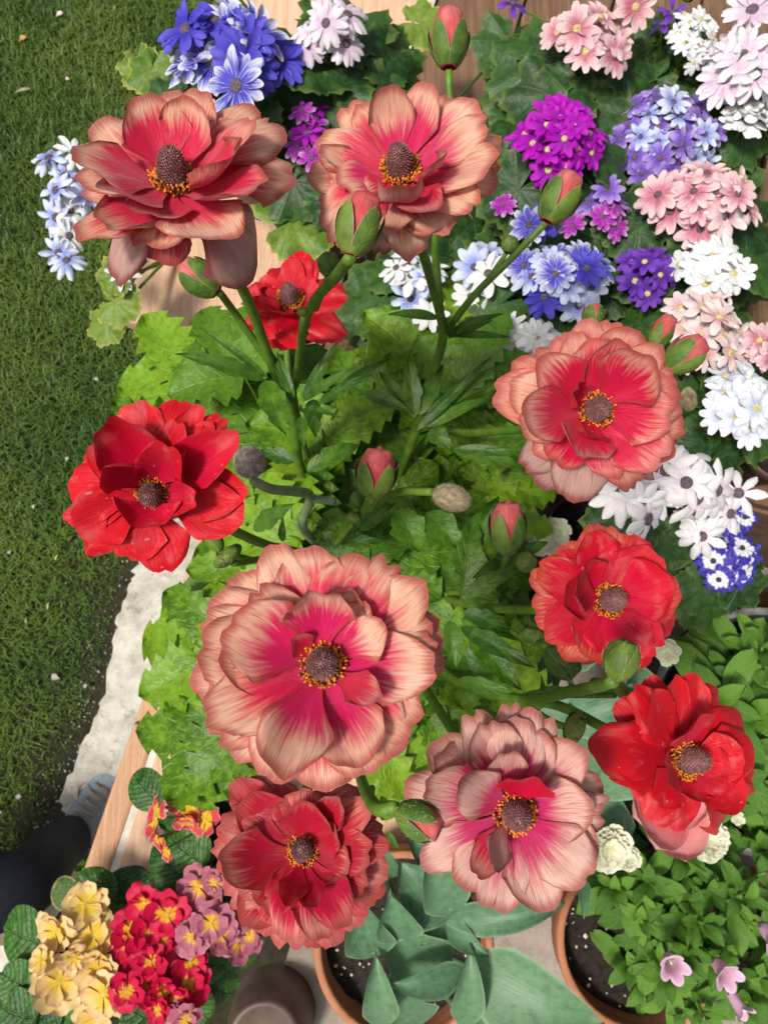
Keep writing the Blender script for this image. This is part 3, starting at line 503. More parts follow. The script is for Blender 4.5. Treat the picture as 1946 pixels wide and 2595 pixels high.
FL_[7] = flower('faded mauve copper flower with a shrivelled petal and tilted cone above the tulip leaves', (1010, 1750), .3376, (860, 900), .32, 17, -55, [
 (1520, 1210, 280, -1), (245, 370, 430, 0), (540, 145, 360, 0), (840, 85, 310, 0), (1015, 130, 280, 0), (1150, 200, 210, 0), (1560, 720, 400, 0), (1555, 950, 360, 0), (1590, 830, 180, 0), (45, 750, 370, 0), (120, 1010, 400, 0), (160, 1320, 320, 0), (450, 1480, 380, 0), (630, 1640, 230, 0), (780, 1675, 350, 0),
 (285, 450, 420, 1), (160, 720, 450, 1), (640, 200, 420, 1), (890, 240, 410, 1), (1095, 310, 330, 1), (1370, 400, 440, 1), (1460, 890, 450, 1), (1470, 1310, 460, 1), (1440, 1430, 430, 1), (1120, 1665, 430, 1), (505, 740, 360, 2), (800, 480, 300, 2), (700, 1360, 190, 2, 'under'), (560, 1400, 230, 2, 'rose'), (1010, 690, 380, 3, 'red2', 58)], {-1: 'under', 0: 'faded', 1: 'faded', 2: 'faded', 3: 'rose'}, seed=7, cone=1.12)
FL_[8] = flower('red flower with gold streaked outer petals near the blue and white blossoms', (1320, 1300), .4068, (530, 545), .42, 24, 5, [
 (430, 960, 270, -1, 'red2'), (560, 85, 230, 0), (470, 68, 280, 0), (340, 150, 280, 0), (200, 230, 280, 0), (85, 330, 260, 0), (40, 390, 200, 0), (75, 620, 320, 0), (140, 770, 280, 0), (300, 915, 300, 0), (790, 965, 290, 0, 'red2'), (870, 860, 270, 0, 'red2'), (985, 700, 330, 0, 'red2'), (990, 480, 330, 0), (900, 320, 300, 0, 'red2'), (790, 170, 320, 0, 'red2'), (700, 145, 290, 0), (600, 960, 330, 0, 'red2'),
 (180, 270, 280, 1, 'red_gold'), (430, 110, 290, 1), (430, 915, 330, 1, 'red_gold'), (610, 890, 360, 1), (770, 880, 300, 1), (930, 430, 360, 2), (860, 260, 360, 2), (260, 520, 270, 2), (370, 330, 270, 2), (330, 480, 230, 3)], RG, seed=8, cone=1.25)
FL_[9] = flower('red flower leaning sideways with its orange stamen band showing, over the pink tulip', (1320, 1300), .4068, (985, 1540), .41, 46, -4, [
 (1285, 1965, 290, -1), (600, 1170, 280, 0), (690, 1090, 280, 0), (800, 1005, 260, 0), (1060, 985, 270, 0), (1210, 1080, 280, 0), (1260, 1160, 270, 0), (1425, 1270, 330, 0), (1490, 1480, 340, 0), (1480, 1660, 330, 0), (1385, 1810, 310, 0), (520, 1450, 310, 0), (525, 1590, 280, 0), (690, 1735, 360, 0), (840, 1945, 290, 0), (990, 1985, 260, 0), (830, 1120, 260, 1), (960, 1010, 240, 1), (600, 1500, 400, 1), (860, 1810, 250, 1), (1190, 1800, 310, 1), (1300, 1660, 290, 2), (1160, 1275, 350, 3), (950, 1660, 230, 2), (1400, 1520, 280, 1)], RD, seed=9, cone=1.3)
FL_[10] = flower('small scarlet flower low among the stems in front of the coping', (560, 580), .217, (810, 880), .55, 40, 95, [
 (240, 1120, 280, -1), (640, 1420, 360, -1), (650, 420, 430, 0), (420, 600, 380, 0), (280, 720, 330, 0), (480, 1230, 380, 0), (1200, 1300, 430, 0), (1435, 1220, 380, 0), (1485, 830, 360, 0), (1440, 620, 280, 0), (1250, 1380, 330, 0), (950, 235, 360, 1), (1090, 340, 280, 1), (840, 330, 300, 1), (820, 1340, 380, 1), (1300, 1110, 360, 1), (1110, 600, 330, 1), (450, 760, 260, 3), (680, 1000, 290, 2), (330, 950, 300, 1)], RD, seed=10, cone=1.35)
# ---- buds
def hairs(mb_pts, n, ln, R):
    mb = MB()
    for i in range(n):
        p, d = mb_pts[R.integers(len(mb_pts))]; d = unit(d+R.normal(0, .35, 3)); s = unit(np.cross(d, [.3, .5, .8]))*.00009; L = ln*R.uniform(.5, 1.2); mb.add([p+s, p-s, p+d*L], [(0, 1, 2)])
    return mb
def bud(b, t, w, z, pink=.5, flare=.12, seed=0, d=None, nsep=5, hair=True, label=None, mat='budpink', parent=None):
    """b base pixel, t tip pixel, w width px, z height of base"""
    R = np.random.default_rng(seed+50); B = P(*b, z); dz = .25*math.dist(b, t)/F*(H-z); T = P(*t, z+dz); ax = T-B; L = np.linalg.norm(ax); X, Y, Z = frame(ax); r = w/2/F*(H-z); parent = parent or RAN
    def S_(ph, v, k=1.): 
        g = math.sin(math.pi*min(1, .06+.82*v**.95))**.60; return B+Z*L*v+(X*math.cos(ph)+Y*math.sin(ph))*r*g*k
    V = []; U = []; n = 30; m = 16
    for j in range(m+1):
        v = j/m*.97
        for i in range(n):
            ph = 2*math.pi*i/n; k = .90+.05*math.sin(3*ph+9*v)+(.05*math.sin(5*ph-16*v) if v > .7 else 0); V.append(S_(ph, v, k)); U.append((i/n, v*.9))
    V.append(B+Z*L*.9); U.append((.5, 1)); f = list(gridf(n, m, True)); top = m*n
    f += [(top+i, top+(i+1) % n, len(V)-1) for i in range(n)]
    o = obj('bud', mesh('bud', V, f, M[mat] if pink > .05 else M['sepal'], U), parent)
    if label: o['label'] = label
    if pink > .3:
        top_ = []
        for k in range(9):
            a0 = k*2.4; rr = r*(.66-.055*k); b_ = B+Z*L*.70+(X*math.cos(a0)+Y*math.sin(a0))*rr*1.08; t_ = B+Z*L*(.955+.012*k)+(X*math.cos(a0+.3)+Y*math.sin(a0+.3))*rr*.62
            v_, f_, u_ = blade(b_, t_, -(X*math.cos(a0)+Y*math.sin(a0)), rr*2.1, 'petal', 8, 8, bow=-.12, cup=.30, ruf=.04, ph=k, curl=.12, base=.7); obj('petal', mesh('petal', v_, f_, M[mat], u_), o)
    if False:      # curled petal edges at the mouth
        for k in range(4):
            mb = MB(); a0 = R.uniform(0, 6.28); rr = r*(.62-.14*k); pts = [B+Z*L*(.86+.035*k)+(X*math.cos(a0+q)+Y*math.sin(a0+q))*rr*(1-.06*q) for q in np.linspace(0, 3.6, 9)]
            mb.add(*tube(pts, .0006, .0004, 5, 2)); mb.build('petal_edge', M['budpink'], o)
    hp = []; sp = (.64+.32*(1-pink))
    for k in range(nsep):
        a0 = 2*math.pi*k/nsep+.3; nu, nv = 6, 10; Vs = []; Us = []
        for j in range(nv+1):
            v = j/nv; wdt = math.pi/nsep*1.12*(1-v**1.7*(.30+.55*pink))*math.sqrt(max(0., 1-v**5))+.004
            for i in range(nu+1):
                u = i/nu*2-1; k_ = 1.03+.03*(1-u*u)+flare*v**2.2; q = S_(a0+u*wdt*.95, min(1, v*sp+.01), k_); Vs.append(q); Us.append((i/nu, v))
                if abs(u) < .9: hp.append((q, q-(B+Z*L*v*sp)))
        obj('sepal', mesh('sepal', Vs, gridf(nu, nv), M['sepal'], Us), o)
    if hair: hb = hairs(hp, 160, .0022, R); ho = hb.build('hairs', M['hair'], o, False); ho['kind'] = 'stuff'
    return B, Z
BD = {}
def zz(d, py=1297): return H-d
BD[1] = bud((1137, 172), (1139, 22), 112, .80, .85, .10, 1, label='upright pink bud on a thin stem above the flowers')
BD[2] = bud((888, 648), (932, 492), 122, .93, .6, .12, 2, label='plump hairy bud with pink petals showing in front of the copper flower')
BD[3] = bud((1384, 562), (1452, 440), 105, .72, .6, .12, 3, label='pink tipped bud on a side stem by the magenta blossoms')
BD[4] = bud((552, 742), (462, 668), 92, .76, .15, .06, 4, label='green bud with a pink seam under the side-facing flower')
BD[5] = bud((945, 1262), (962, 1135), 104, .70, .8, .10, 5, label='rosebud-like pink bud at the middle of the plant')
BD[6] = bud((1285, 1405), (1286, 1270), 92, .62, .55, .08, 6, label='dark red hairy bud right of the oblong seed head')
BD[7] = bud((1555, 1722), (1592, 1622), 84, .85, .05, .03, 7, label='closed green bud in front of the gold streaked flower')
BD[8] = bud((1388, 1640), (1462, 1712), 78, .66, .05, .03, 8, label='closed green bud drooping below the gold streaked flower')
BD[9] = bud((1470, 1850), (1440, 1838), 80, .68, .05, .02, 9, label='round green bud seen end on beside the faded flower')
BD[10] = bud((1008, 2050), (1118, 2108), 88, .93, .3, .05, 10, label='green bud with a pink seam left of the faded flower')
BD[11] = bud((590, 1425), (565, 1395), 82, .72, .05, .02, 11, label='round green bud left of the largest flower')
BD[12] = bud((1690, 935), (1782, 862), 92, .74, .55, .06, 12, label='pink and green bud behind the rose red flower')
BD[13] = bud((1655, 880), (1700, 800), 62, .72, .9, .02, 13, label='dark pink folded bud behind the rose red flower')
BD[14] = bud((1500, 830), (1505, 770), 58, .74, .1, .02, 14)
for i, (bp, tp, w_, z_) in enumerate([((830, 700), (838, 640), 62, .80), ((1283, 640), (1300, 600), 48, .68), ((768, 800), (765, 778), 30, .82), ((893, 1325), (898, 1300), 40, .66), ((905, 1285), (905, 1245), 38, .66), ((1512, 1745), (1520, 1720), 42, .72), ((1560, 1760), (1585, 1735), 52, .72), ((1310, 1440), (1350, 1405), 60, .6), ((1345, 1630), (1350, 1590), 60, .62), ((1750, 2), (1740, -30), 40, .7), ((560, 1395), (530, 1345), 40, .7)]):
    BD[20+i] = bud(bp, tp, w_, z_, .02, .02, 30+i, hair=False)
# ---- seed heads
def seedhead(c, w, t, z, mat, label, seed):
    p = P(*c, z); T = P(c[0]+t[0], c[1]+t[1], z+.004); X, Y, Z = frame(T-p); r = w/2/F*(H-z)*.86; hl = np.linalg.norm(T-p)/2*.95; m = (p+T)/2; mb = MB(); V = []; n = 20; R = np.random.default_rng(seed)
    def E(q, a): return m+r*math.sin(q)*(math.cos(a)*X+math.sin(a)*Y)-hl*math.cos(q)*Z
    for jj in range(13):
        for k in range(n): V.append(E(.05+jj/12*3.04, 2*math.pi*k/n))
    mb.add(V, gridf(n, 12, True))
    for i in range(620):
        q = math.acos(1-2*(i+.5)/620); a = i*2.39996; b = E(q, a); d = unit(unit(b-m)+Z*.35+R.normal(0, .12, 3)); s1 = unit(np.cross(d, Z+.013)); s2 = np.cross(d, s1); w_ = .00035; L = R.uniform(.0014, .0026)
        mb.add([b+s1*w_, b-s1*w_*.5+s2*w_*.87, b-s1*w_*.5-s2*w_*.87, b+d*L], [(0, 1, 3), (1, 2, 3), (2, 0, 3)])
    o = mb.build('seed_head', mat, RAN, False); o['label'] = label
seedhead((640, 1212), 86, (-14, -78), .76, plain('seed_grey', (.36, .30, .26), .85, .4, 300), 'round greyish seed head on a bent stem beside the bright red flower', 1)
seedhead((1098, 1248), 72, (92, 28), .70, M['cone_green'], 'oblong olive seed head right of the rosebud', 2)
seedhead((1725, 1015), 60, (35, -5), .72, M['cone_green'], 'small dark seed head behind the rose red flower', 3)
# ---- stems
def stem(pts, r0=.0034, r1=.0026, mat='stem', end=None):
    q = [P(*p) for p in pts]
    if end is not None: q.append(end)
    v, f, u = tube(q, r0, r1, 9, 6); return obj('stem', mesh('stem', v, f, M[mat], u), RAN)
def fend(i): c, Z, fl = FL_[i]; return c-Z*.005
CR = (900, 1440, .33)
def bend(i): B, Z = BD[i]; return B-Z*.001
stem([CR, (775, 1235, .50), (742, 1050, .60), (692, 930, .68), (612, 725, .78)], .0052, .0030, end=fend(1))
stem([(692, 930, .68), (600, 800, .72), (560, 745, .755)], .0030, .0022, end=bend(4))
stem([CR, (800, 1230, .46), (745, 1020, .60), (752, 960, .64), (778, 800, .76), (860, 690, .88)], .0042, .0026, end=bend(2))
stem([(735, 1010, .60), (725, 860, .62), (722, 790, .63)], .003, .0026, end=fend(10))
stem([CR, (1040, 1130, .50), (1092, 960, .58), (1122, 850, .64), (1092, 710, .72)], .0050, .0030, end=fend(2))
stem([(1122, 850, .64), (1108, 700, .69), (1104, 600, .72), (1140, 400, .77)], .0032, .0022, end=bend(1))
stem([(1122, 850, .64), (1200, 750, .68), (1290, 660, .70)], .0030, .0024, end=bend(3))
stem([CR, (1070, 1125, .48), (1200, 1098, .58), (1350, 1085, .70)], .0042, .0030, end=fend(3))
stem([(1070, 1125, .48), (1180, 1020, .54), (1320, 960, .60), (1500, 960, .68)], .0032, .0024, end=bend(12))
stem([CR, (760, 1400, .55), (660, 1375, .68)], .0042, .0030, end=fend(4))
stem([CR, (775, 1350, .56), (788, 1262, .64), (745, 1246, .70), (690, 1240, .74)], .0044, .0030, 'stem_pale', end=P(642, 1218, .76))
stem([(788, 1262, .64), (850, 1272, .63)], .0036, .0030, 'stem_pale')
stem([CR, (860, 1360, .55), (925, 1290, .66)], .0036, .0028, end=bend(5))
stem([CR, (950, 1300, .58), (1000, 1250, .66)], .0036, .0028, end=P(1095, 1247, .70))
stem([CR, (1100, 1500, .48), (1240, 1480, .56)], .0036, .0026, end=bend(6))
stem([CR, (860, 1550, .55), (840, 1650, .75)], .0048, .0034, end=fend(5))
stem([CR, (850, 1600, .48), (790, 1900, .66)], .0046, .0030, end=fend(6))
stem([CR, (1050, 1700, .48), (1180, 1900, .68)], .0046, .0032, end=fend(7))
stem([CR, (1160, 1525, .52), (1340, 1545, .66)], .0042, .0030, end=fend(8))
stem([CR, (1170, 1570, .50), (1330, 1620, .60)], .0036, .0026, end=bend(8))
stem([CR, (1110, 1690, .50), (1300, 1768, .62), (1480, 1745, .78)], .0044, .0030, end=bend(7))
stem([(1300, 1768, .62), (1420, 1790, .66), (1560, 1860, .70)], .0040, .0030, end=fend(9))
stem([(1300, 1768, .62), (1400, 1830, .65)], .0030, .0024, end=bend(9))
stem([(850, 1600, .48), (900, 1900, .70), (940, 2030, .90)], .0032, .0024, end=bend(10))
stem([(760, 1400, .55), (640, 1420, .66)], .0030, .0024, end=bend(11))
for i in (20, 21, 22, 23, 24, 25, 26, 27, 28, 30):
    B, Z = BD[i]; near = {20: (800, 780, .74), 21: (1230, 720, .66), 22: (752, 960, .64), 23: (850, 1380, .60), 24: (860, 1360, .60), 25: (1440, 1760, .68), 26: (1440, 1760, .68), 27: (1240, 1480, .56), 28: (1240, 1560, .56), 30: (640, 1420, .66)}[i]
    stem([near], .0026, .0018, end=B-Z*.001)
# ---- leaves of the ranunculus
def lobed(base, tip, w, n=(0, 0, 1), mat='leaf', nl=5, pet=None, seed=0, parent=None, teeth=5):
    R = np.random.default_rng(seed+400); b, t = np.asarray(base, float), np.asarray(tip, float); d = t-b; L = np.linalg.norm(d); e = d/L; s = unit(np.cross(e, n)); nn = np.cross(s, e); mb = MB()
    ang = {5: (-68, 68, -34, 34, 0), 3: (-42, 42, 0), 1: (0,)}[nl]
    for k, a in enumerate(ang):
        a = math.radians(a+R.normal(0, 5)); dl = e*math.cos(a)+s*math.sin(a)+nn*R.normal(-.05, .10); l = L*(1-.32*abs(math.sin(a)))*R.uniform(.9, 1.08)
        mb.add(*blade(b+nn*.0006*k, b+dl*l, nn, w*(.46 if nl > 1 else 1)*R.uniform(.85, 1.1), 'lobe' if nl > 1 else 'lance', 6, 20, bow=R.uniform(-.02, .10), fold=R.uniform(.05, .22), ruf=.07, rf=3, ph=R.uniform(0, 6), curl=R.uniform(-.16, .02), teeth=teeth, ta=R.uniform(.45, .75)))
    if pet is not None: mb.add(*tube([pet, .5*pet+.5*b+np.array([0, 0, -.01]), b, b+e*L*.2], .0018, .0011, 6, 4))
    return mb.build('leaf', M[mat], parent or RAN)
cpx = np.array([880, 1420.])
basal = [(420, 860, 250, .47), (560, 850, 240, .5), (480, 960, 260, .44), (400, 1000, 230, .40), (640, 1000, 250, .48), (800, 1010, 230, .5), (880, 1050, 240, .46), (1000, 1060, 230, .44), (960, 890, 240, .48), (1050, 990, 240, .45), (1160, 990, 230, .47), (1230, 890, 220, .5), (1270, 1080, 220, .48), (1310, 1170, 220, .46), (700, 930, 240, .43), (1120, 830, 230, .46),
 (1000, 1340, 220, .5), (1090, 1400, 230, .52), (1200, 1370, 230, .48), (940, 1410, 220, .54), (1320, 1260, 200, .46), (1240, 1450, 220, .46), (600, 1270, 230, .5), (660, 1330, 220, .52), (730, 1290, 210, .5), (580, 1430, 220, .46), (520, 1490, 210, .44), (700, 1150, 240, .46), (600, 1130, 240, .42), (860, 1180, 240, .46), (980, 1190, 240, .46), (1120, 1160, 230, .44), (800, 1320, 220, .46),
 (1150, 1610, 220, .5), (1250, 1650, 230, .5), (1310, 1710, 220, .48), (1200, 1740, 220, .46), (1090, 1760, 220, .48), (1110, 1860, 220, .46), (1010, 1810, 220, .48), (990, 1950, 210, .46), (480, 1900, 180, .36), (540, 1960, 190, .36), (620, 1760, 200, .40), (1320, 1560, 200, .42), (1060, 2010, 200, .42)]
for i, (px, py, sz, z) in enumerate(basal):
    dv = unit(np.array([px, py])-cpx); sp = sz/2; a = P(px-dv[0]*sp, py-dv[1]*sp, z+rng.uniform(-.01, .02)); b = P(px+dv[0]*sp, py+dv[1]*sp, z-rng.uniform(0, .03))
    lobed(a, b, np.linalg.norm(b-a)*.95, mat='leaf' if i % 5 in (0, 2, 3) else 'leaf2', pet=crown+np.array([dv[0]*.02, -dv[1]*.02, -.01]), seed=i, nl=5 if i % 4 else 3)
for i, (b, t, w_) in enumerate((((560, 1650), (325, 1640), 250), ((560, 1590), (440, 1500), 150), ((560, 1700), (360, 1770), 170), ((590, 1860), (330, 1880), 210), ((600, 1900), (440, 1835), 160))):
    B_, T_ = P(*b, .47), P(*t, .44); lobed(B_, T_, np.linalg.norm(T_-B_)*1.0, mat='leaf', pet=crown+np.array([-.02, -.01, 0]), seed=80+i)
def brs(org, sc, lst, z):
    for i, q in enumerate(lst):
        b0, b1, w_ = q[:3]; B_ = P(org[0]+b0[0]*sc, org[1]+b0[1]*sc, z); zt = z+rng.uniform(-.01, .03); T_ = P(org[0]+b1[0]*sc, org[1]+b1[1]*sc, zt)
        v, f, u = blade(B_, T_, (0, 0, 1), w_*sc/F*(H-z)*1.15, 'lance', 6, 14, bow=rng.uniform(.02, .12), fold=.18, ruf=.06, rf=2, ph=i, curl=rng.uniform(-.08, .03), teeth=3 if w_ > 95 else 0, ta=.35)
        obj('bract', mesh('bract', v, f, M['bract' if w_ < 150 else 'leaf2'], u), RAN)
brs((400, 800), .3014, [((930, 520), (360, 100), 60), ((930, 520), (330, 310), 65), ((900, 540), (150, 320), 130), ((1130, 740), (950, 280), 60), ((900, 540), (1080, 1020), 200), ((1220, 720), (1540, 200), 95), ((1220, 720), (1659, 430), 75), ((1350, 740), (1800, 500), 95), ((1220, 790), (1530, 850), 60), ((1150, 700), (1000, 300), 60)], .69)
brs((400, 800), .3014, [((1250, 1300), (1700, 1090), 150), ((1150, 1230), (870, 1130), 120), ((1200, 850), (1230, 1120), 90), ((800, 1800), (1150, 1580), 140), ((1050, 1900), (1060, 1680), 60), ((1300, 700), (1330, 1030), 140)], .60)
brs((850, 800), .3315, [((860, 160), (1290, -10), 75), ((900, 150), (1340, 165), 60), ((790, 20), (400, 0), 80), ((880, 160), (900, 20), 70), ((830, 170), (1200, 40), 80)], .65)
brs((850, 800), .3315, [((200, 580), (590, 750), 95), ((0, 590), (400, 340), 80), ((600, 770), (330, 420), 95), ((620, 880), (1200, 300), 75), ((690, 770), (1260, 370), 105), ((700, 850), (1170, 620), 85), ((720, 870), (880, 1030), 130), ((900, 1020), (1430, 1060), 75), ((900, 1030), (1420, 1160), 115), ((1000, 1800), (1250, 1380), 180), ((480, 1480), (640, 1810), 230), ((700, 1500), (960, 1800), 200), ((190, 1640), (470, 1420), 95), ((0, 1720), (360, 1730), 90), ((600, 780), (560, 300), 130), ((640, 760), (820, 380), 120)], .59)
brs((1100, 1300), .3014, [((230, 700), (330, 0), 200), ((220, 650), (40, 420), 115), ((210, 720), (580, 690), 115), ((240, 830), (640, 980), 135), ((220, 960), (860, 1310), 135), ((300, 1020), (740, 1500), 190), ((200, 1400), (700, 1530), 110), ((240, 700), (700, 460), 120), ((760, 830), (770, 1160), 35), ((700, 1560), (1290, 1470), 110), ((700, 350), (960, 240), 90), ((560, 400), (300, 560), 80), ((1300, 1500), (1680, 1500), 45), ((900, 1500), (900, 1370), 40), ((1200, 1700), (1130, 1590), 40), ((130, 900), (180, 1320), 140)], .60)
brs((520, 1930), .2954, [((1500, 300), (1659, 480), 60), ((1560, 600), (1659, 760), 50), ((1450, 200), (1300, 420), 70)], .62)
# ---------------------------------------------------------------- cinerarias
_pm = {}
def pmesh(kind, mat, var):
    k = (kind, mat, var)
    if k not in _pm:
        R = np.random.default_rng(var+9)
        if kind == 'cin': a = blade((.13, 0, 0), (1, 0, [.04, -.12, .14, -.42][var]), (0, 0, 1), [.43, .46, .40, .44][var], 'petal', 6, 8, bow=[.03, .10, -.06, .12][var], cup=[.12, -.10, .2, -.2][var], ruf=.02, ph=var, edge=.40, wav=.02, base=.45, notch=.05)
        elif kind == 'dai': a = blade((.13, 0, 0), (1, 0, [.04, -.14, .16, -.40][var]), (0, 0, 1), [.37, .40, .35, .38][var], 'petal', 8, 8, bow=[.03, .10, -.06, .12][var], cup=[.25, -.15, .35, -.3][var], ruf=.02, ph=var, edge=.32, wav=.02, base=.5)
        elif kind == 'prim': a = blade((.06, 0, 0), (1, 0, [.05, .22, -.1, .3][var]), (0, 0, 1), [.95, .9, 1.0, .85][var], 'petal', 9, 8, bow=[-.05, -.1, .08, -.1][var], cup=[.06, .15, -.08, .18][var], ruf=.08, rf=5, ph=var*1.7, edge=.22, wav=.03, base=.22, notch=[.16, .1, .14, .05][var])
        elif kind == 'ruf': a = blade((.03, 0, 0), (1, 0, [.1, .35, .6, .9][var]), (0, 0, 1), .9, 'petal', 10, 8, bow=-.1, cup=.12, ruf=.14, rf=9, ph=var*2.1, edge=.25, wav=.05, base=.3)
        _pm[k] = mesh('petal', a[0], a[1], M[mat], a[2])
    return _pm[k]
_dm = {}
def discm(mat, r=.17, h=.10):
    k = (mat, r)
    if k not in _dm:
        mb = MB(); V, f, u = lathe([(r*1.0, -.05), (r, .02), (r*.85, h*.7), (r*.5, h), (r*.1, h*.85)], 14); mb.add(V, f)
        for i in range(26):
            q = r*.95*math.sqrt((i+.5)/26); a = i*2.4; p = np.array([q*math.cos(a), q*math.sin(a), h*(1-.6*(q/r)**2)]); w_ = r*.10
            mb.add([p+(w_, 0, -.02), p+(-w_*.5, w_*.87, -.02), p+(-w_*.5, -w_*.87, -.02), p+(0, 0, .045)], [(0, 1, 3), (1, 2, 3), (2, 0, 3)])
        _dm[k] = mb.mesh('disc', M[mat], False)
    return _dm[k]
def floret(parent, c, nrm, R_, mat, disc, n=11, kind='cin', droop=None, R=rng, rings=1, name='flower'):
    X, Y, Z = frame(nrm, (math.cos(R.uniform(0, 6.3)), math.sin(R.uniform(0, 6.3)), 0)); Mx = mat4(X, Y, Z, c, R_); o = obj(name, discm(disc, .22 if kind == 'dai' else .17) if kind in ('cin', 'dai') else discm(disc, .09, .05), parent, Mx)
    for rg in range(rings):
        nn = n if rg == 0 else max(4, n-1)
        for i in range(nn):
            a = 2*math.pi*(i+.5*rg)/nn+R.normal(0, .06); v = int(R.integers(3)) if droop is None else int(R.choice(droop)); 
            if kind == 'prim': v = int(R.integers(4)) if rg == 0 else int(R.choice([1, 3]))
            if kind == 'ruf': v = rg % 4
            s = R.uniform(.9, 1.08)*(1-.28*rg if kind != 'ruf' else 1-.17*rg); tw = R.normal(0, .10)
            L_ = Matrix.Rotation(a, 4, 'Z') @ Matrix.Rotation(tw, 4, 'X') @ Matrix.Rotation(R.normal(0, .07), 4, 'Y') @ Matrix.Scale(s, 4) @ Matrix.Translation((0, 0, .012*(i % 2)+.05*rg))
            q = bpy.data.objects.new('petal', pmesh(kind, mat, v)); place(q, o, Mx @ L_)
    return o
def cinleaf(parent, c, nrm, R_, mat, seed, azim=None, petiole=None):
    R = np.random.default_rng(seed+900); nt_, nr = 44, 7; a0 = R.uniform(0, 6.28) if azim is None else azim; X, Y, Z = frame(nrm, (math.cos(a0), math.sin(a0), 0)); V = []; U = []
    for j in range(nr+1):
        r = max(.02, j/nr)
        for i in range(nt_):
            t = i/(nt_-1)*2*math.pi*.94+.06*math.pi; lob = 1+.09*math.sin(t*7+seed)+.05*(1 if i % 2 else -1)*(j == nr)-.30*math.exp(-((t-.06*math.pi)/.25)**2)-.30*math.exp(-((t-1.94*math.pi)/.25)**2)
            rr = r*lob*(1+.12*math.cos(t-math.pi)); zz_ = .16*r*r*math.sin(t*7+seed)*.5+.10*r*r*math.sin(t*2+seed*1.3)+.05*r-.12*r**3; V.append(np.asarray(c)+R_*(X*(rr*math.cos(t)+.25*0)+Y*rr*math.sin(t)+Z*zz_)); U.append((t/(2*math.pi), r))
    f = list(gridf(nt_-1, nr)); mb = MB(); mb.add(V, f, U)
    if petiole is not None: mb.add(*tube([petiole, .5*np.asarray(petiole)+.5*np.asarray(c)+X*.01, np.asarray(c)-Z*.001], .0024, .0016, 6, 3))
    return mb.build('leaf', M[mat], parent)
def inB(p): q = np.asarray(p[:2])-bF; return np.dot(q, wu) > .01 and np.dot(q, wv) > .05
def cineraria(label, cx, cy, rx, ry, dpx, z, n, mat, disc='disc_dark', extra=(), npet=11, nleaf=9, lsz=1.0, seed=0, droop=None, lmat='cinleaf', dome=.45, pr=.048, mats=None, lring=1.1, pk='cin', base=None):
    R = np.random.default_rng(seed+100); c = P(cx, cy, z); mpp = (H-z)/F; RX, RY = rx*mpp, ry*mpp; rad = dpx*mpp/2
    gz = BZ-.004 if inB(c) else 0.0; pc = c[:2].copy() if base is None else P(*base, BZ)[:2]
    if base is not None: gz = BZ-.004
    ph = max(.05, min(.13, (z-gz)*.45))
    for _ in range(30):      # slide pots apart
        for (qx, qy, qr) in POTS:
            dd = pc-np.array([qx, qy]); l = np.linalg.norm(dd)
            if l < qr+pr+.002: pc += unit(dd+R.normal(0, .002, 2))*(qr+pr+.004-l)
    if gz == 0 and inB(pc): gz = BZ-.004
    pot('nursery_pot', 'brown plastic pot under the '+' '.join(label.split()[:9]), pc, gz, ph, pr, M['brownpot'], True, 'nursery pots under the flowers', perl=0)
    t = thing('cineraria_plant', label, 'plant', (*pc, gz+ph*.8), 'daisy-like flowering plants'); b0 = np.array([*pc, gz+ph*.8]); mb = MB()
    top = c-np.array([0, 0, .05]); mb.add(*tube([b0, .5*b0+.5*top, top], .005, .004, 7, 3))
    spots = [(i, math.sqrt((i+.4)/n), i*2.39996+seed) for i in range(n)]; pts = []
    for i, r, a in spots: pts.append((c+np.array([RX*r*math.cos(a), RY*r*math.sin(a), dome*max(RX, RY)*(.35-r*r)+R.normal(0, rad*.22)]), np.array([.75*r*math.cos(a), .75*r*math.sin(a), 1])))
    for (ex, ey) in extra: pts.append((P(ex, ey, z+R.uniform(0, .02)), np.array([R.normal(0, .3), R.normal(-.1, .3), 1])))
    for i, (p, nr) in enumerate(pts):
        nr = unit(nr+R.normal(0, .22, 3)*np.array([1, 1, .2])); floret(t, p, nr, rad*R.uniform(.88, 1.1), mat if not mats else mats[int(R.integers(len(mats)))], disc, npet+int(R.integers(-1, 3)), pk, droop=droop, R=R)
        mb.add(*tube([top, .5*top+.5*p-nr*.012, p-nr*rad*.05], .0013, .0011, 5, 3))
    mb.build('stems', M['stem'], t)
    for i in range(nleaf):
        a = 2.39996*i+seed*1.7; r = lring*R.uniform(.75, 1.12); lc = c+np.array([(RX+.012)*r*math.cos(a), (RY+.012)*r*math.sin(a), -R.uniform(.035, .075)]); lc[2] = max(lc[2], gz+.03)
        cinleaf(t, lc, unit([.45*math.cos(a)+R.normal(0, .15), .45*math.sin(a)+R.normal(0, .15), 1]), R.uniform(.030, .046)*lsz, lmat, seed*20+i, azim=a+math.pi, petiole=b0)
    for i in range(max(3, nleaf//2) if nleaf else 0):       # low leaves close the gaps
        a = 1.9*i+seed; r = R.uniform(.3, 1.3); lc = c+np.array([RX*r*math.cos(a), RY*r*math.sin(a), -R.uniform(.07, .10)]); lc[2] = max(lc[2], gz+.025)
        cinleaf(t, lc, unit([.25*math.cos(a), .25*math.sin(a), 1]), R.uniform(.034, .05)*lsz, lmat, seed*20+60+i, azim=a+math.pi, petiole=b0)
    return t
cin_ = cineraria
cin_('large blue daisies with whitish petal tips over the lawn corner', 570, 105, 150, 105, 185, .56, 11, 'bluewhite', extra=((600, 218),), npet=16, seed=1, mats=['bluewhite', 'bluewhite', 'bluewhite', 'bluewhite', 'blue'], nleaf=7, pk='dai')
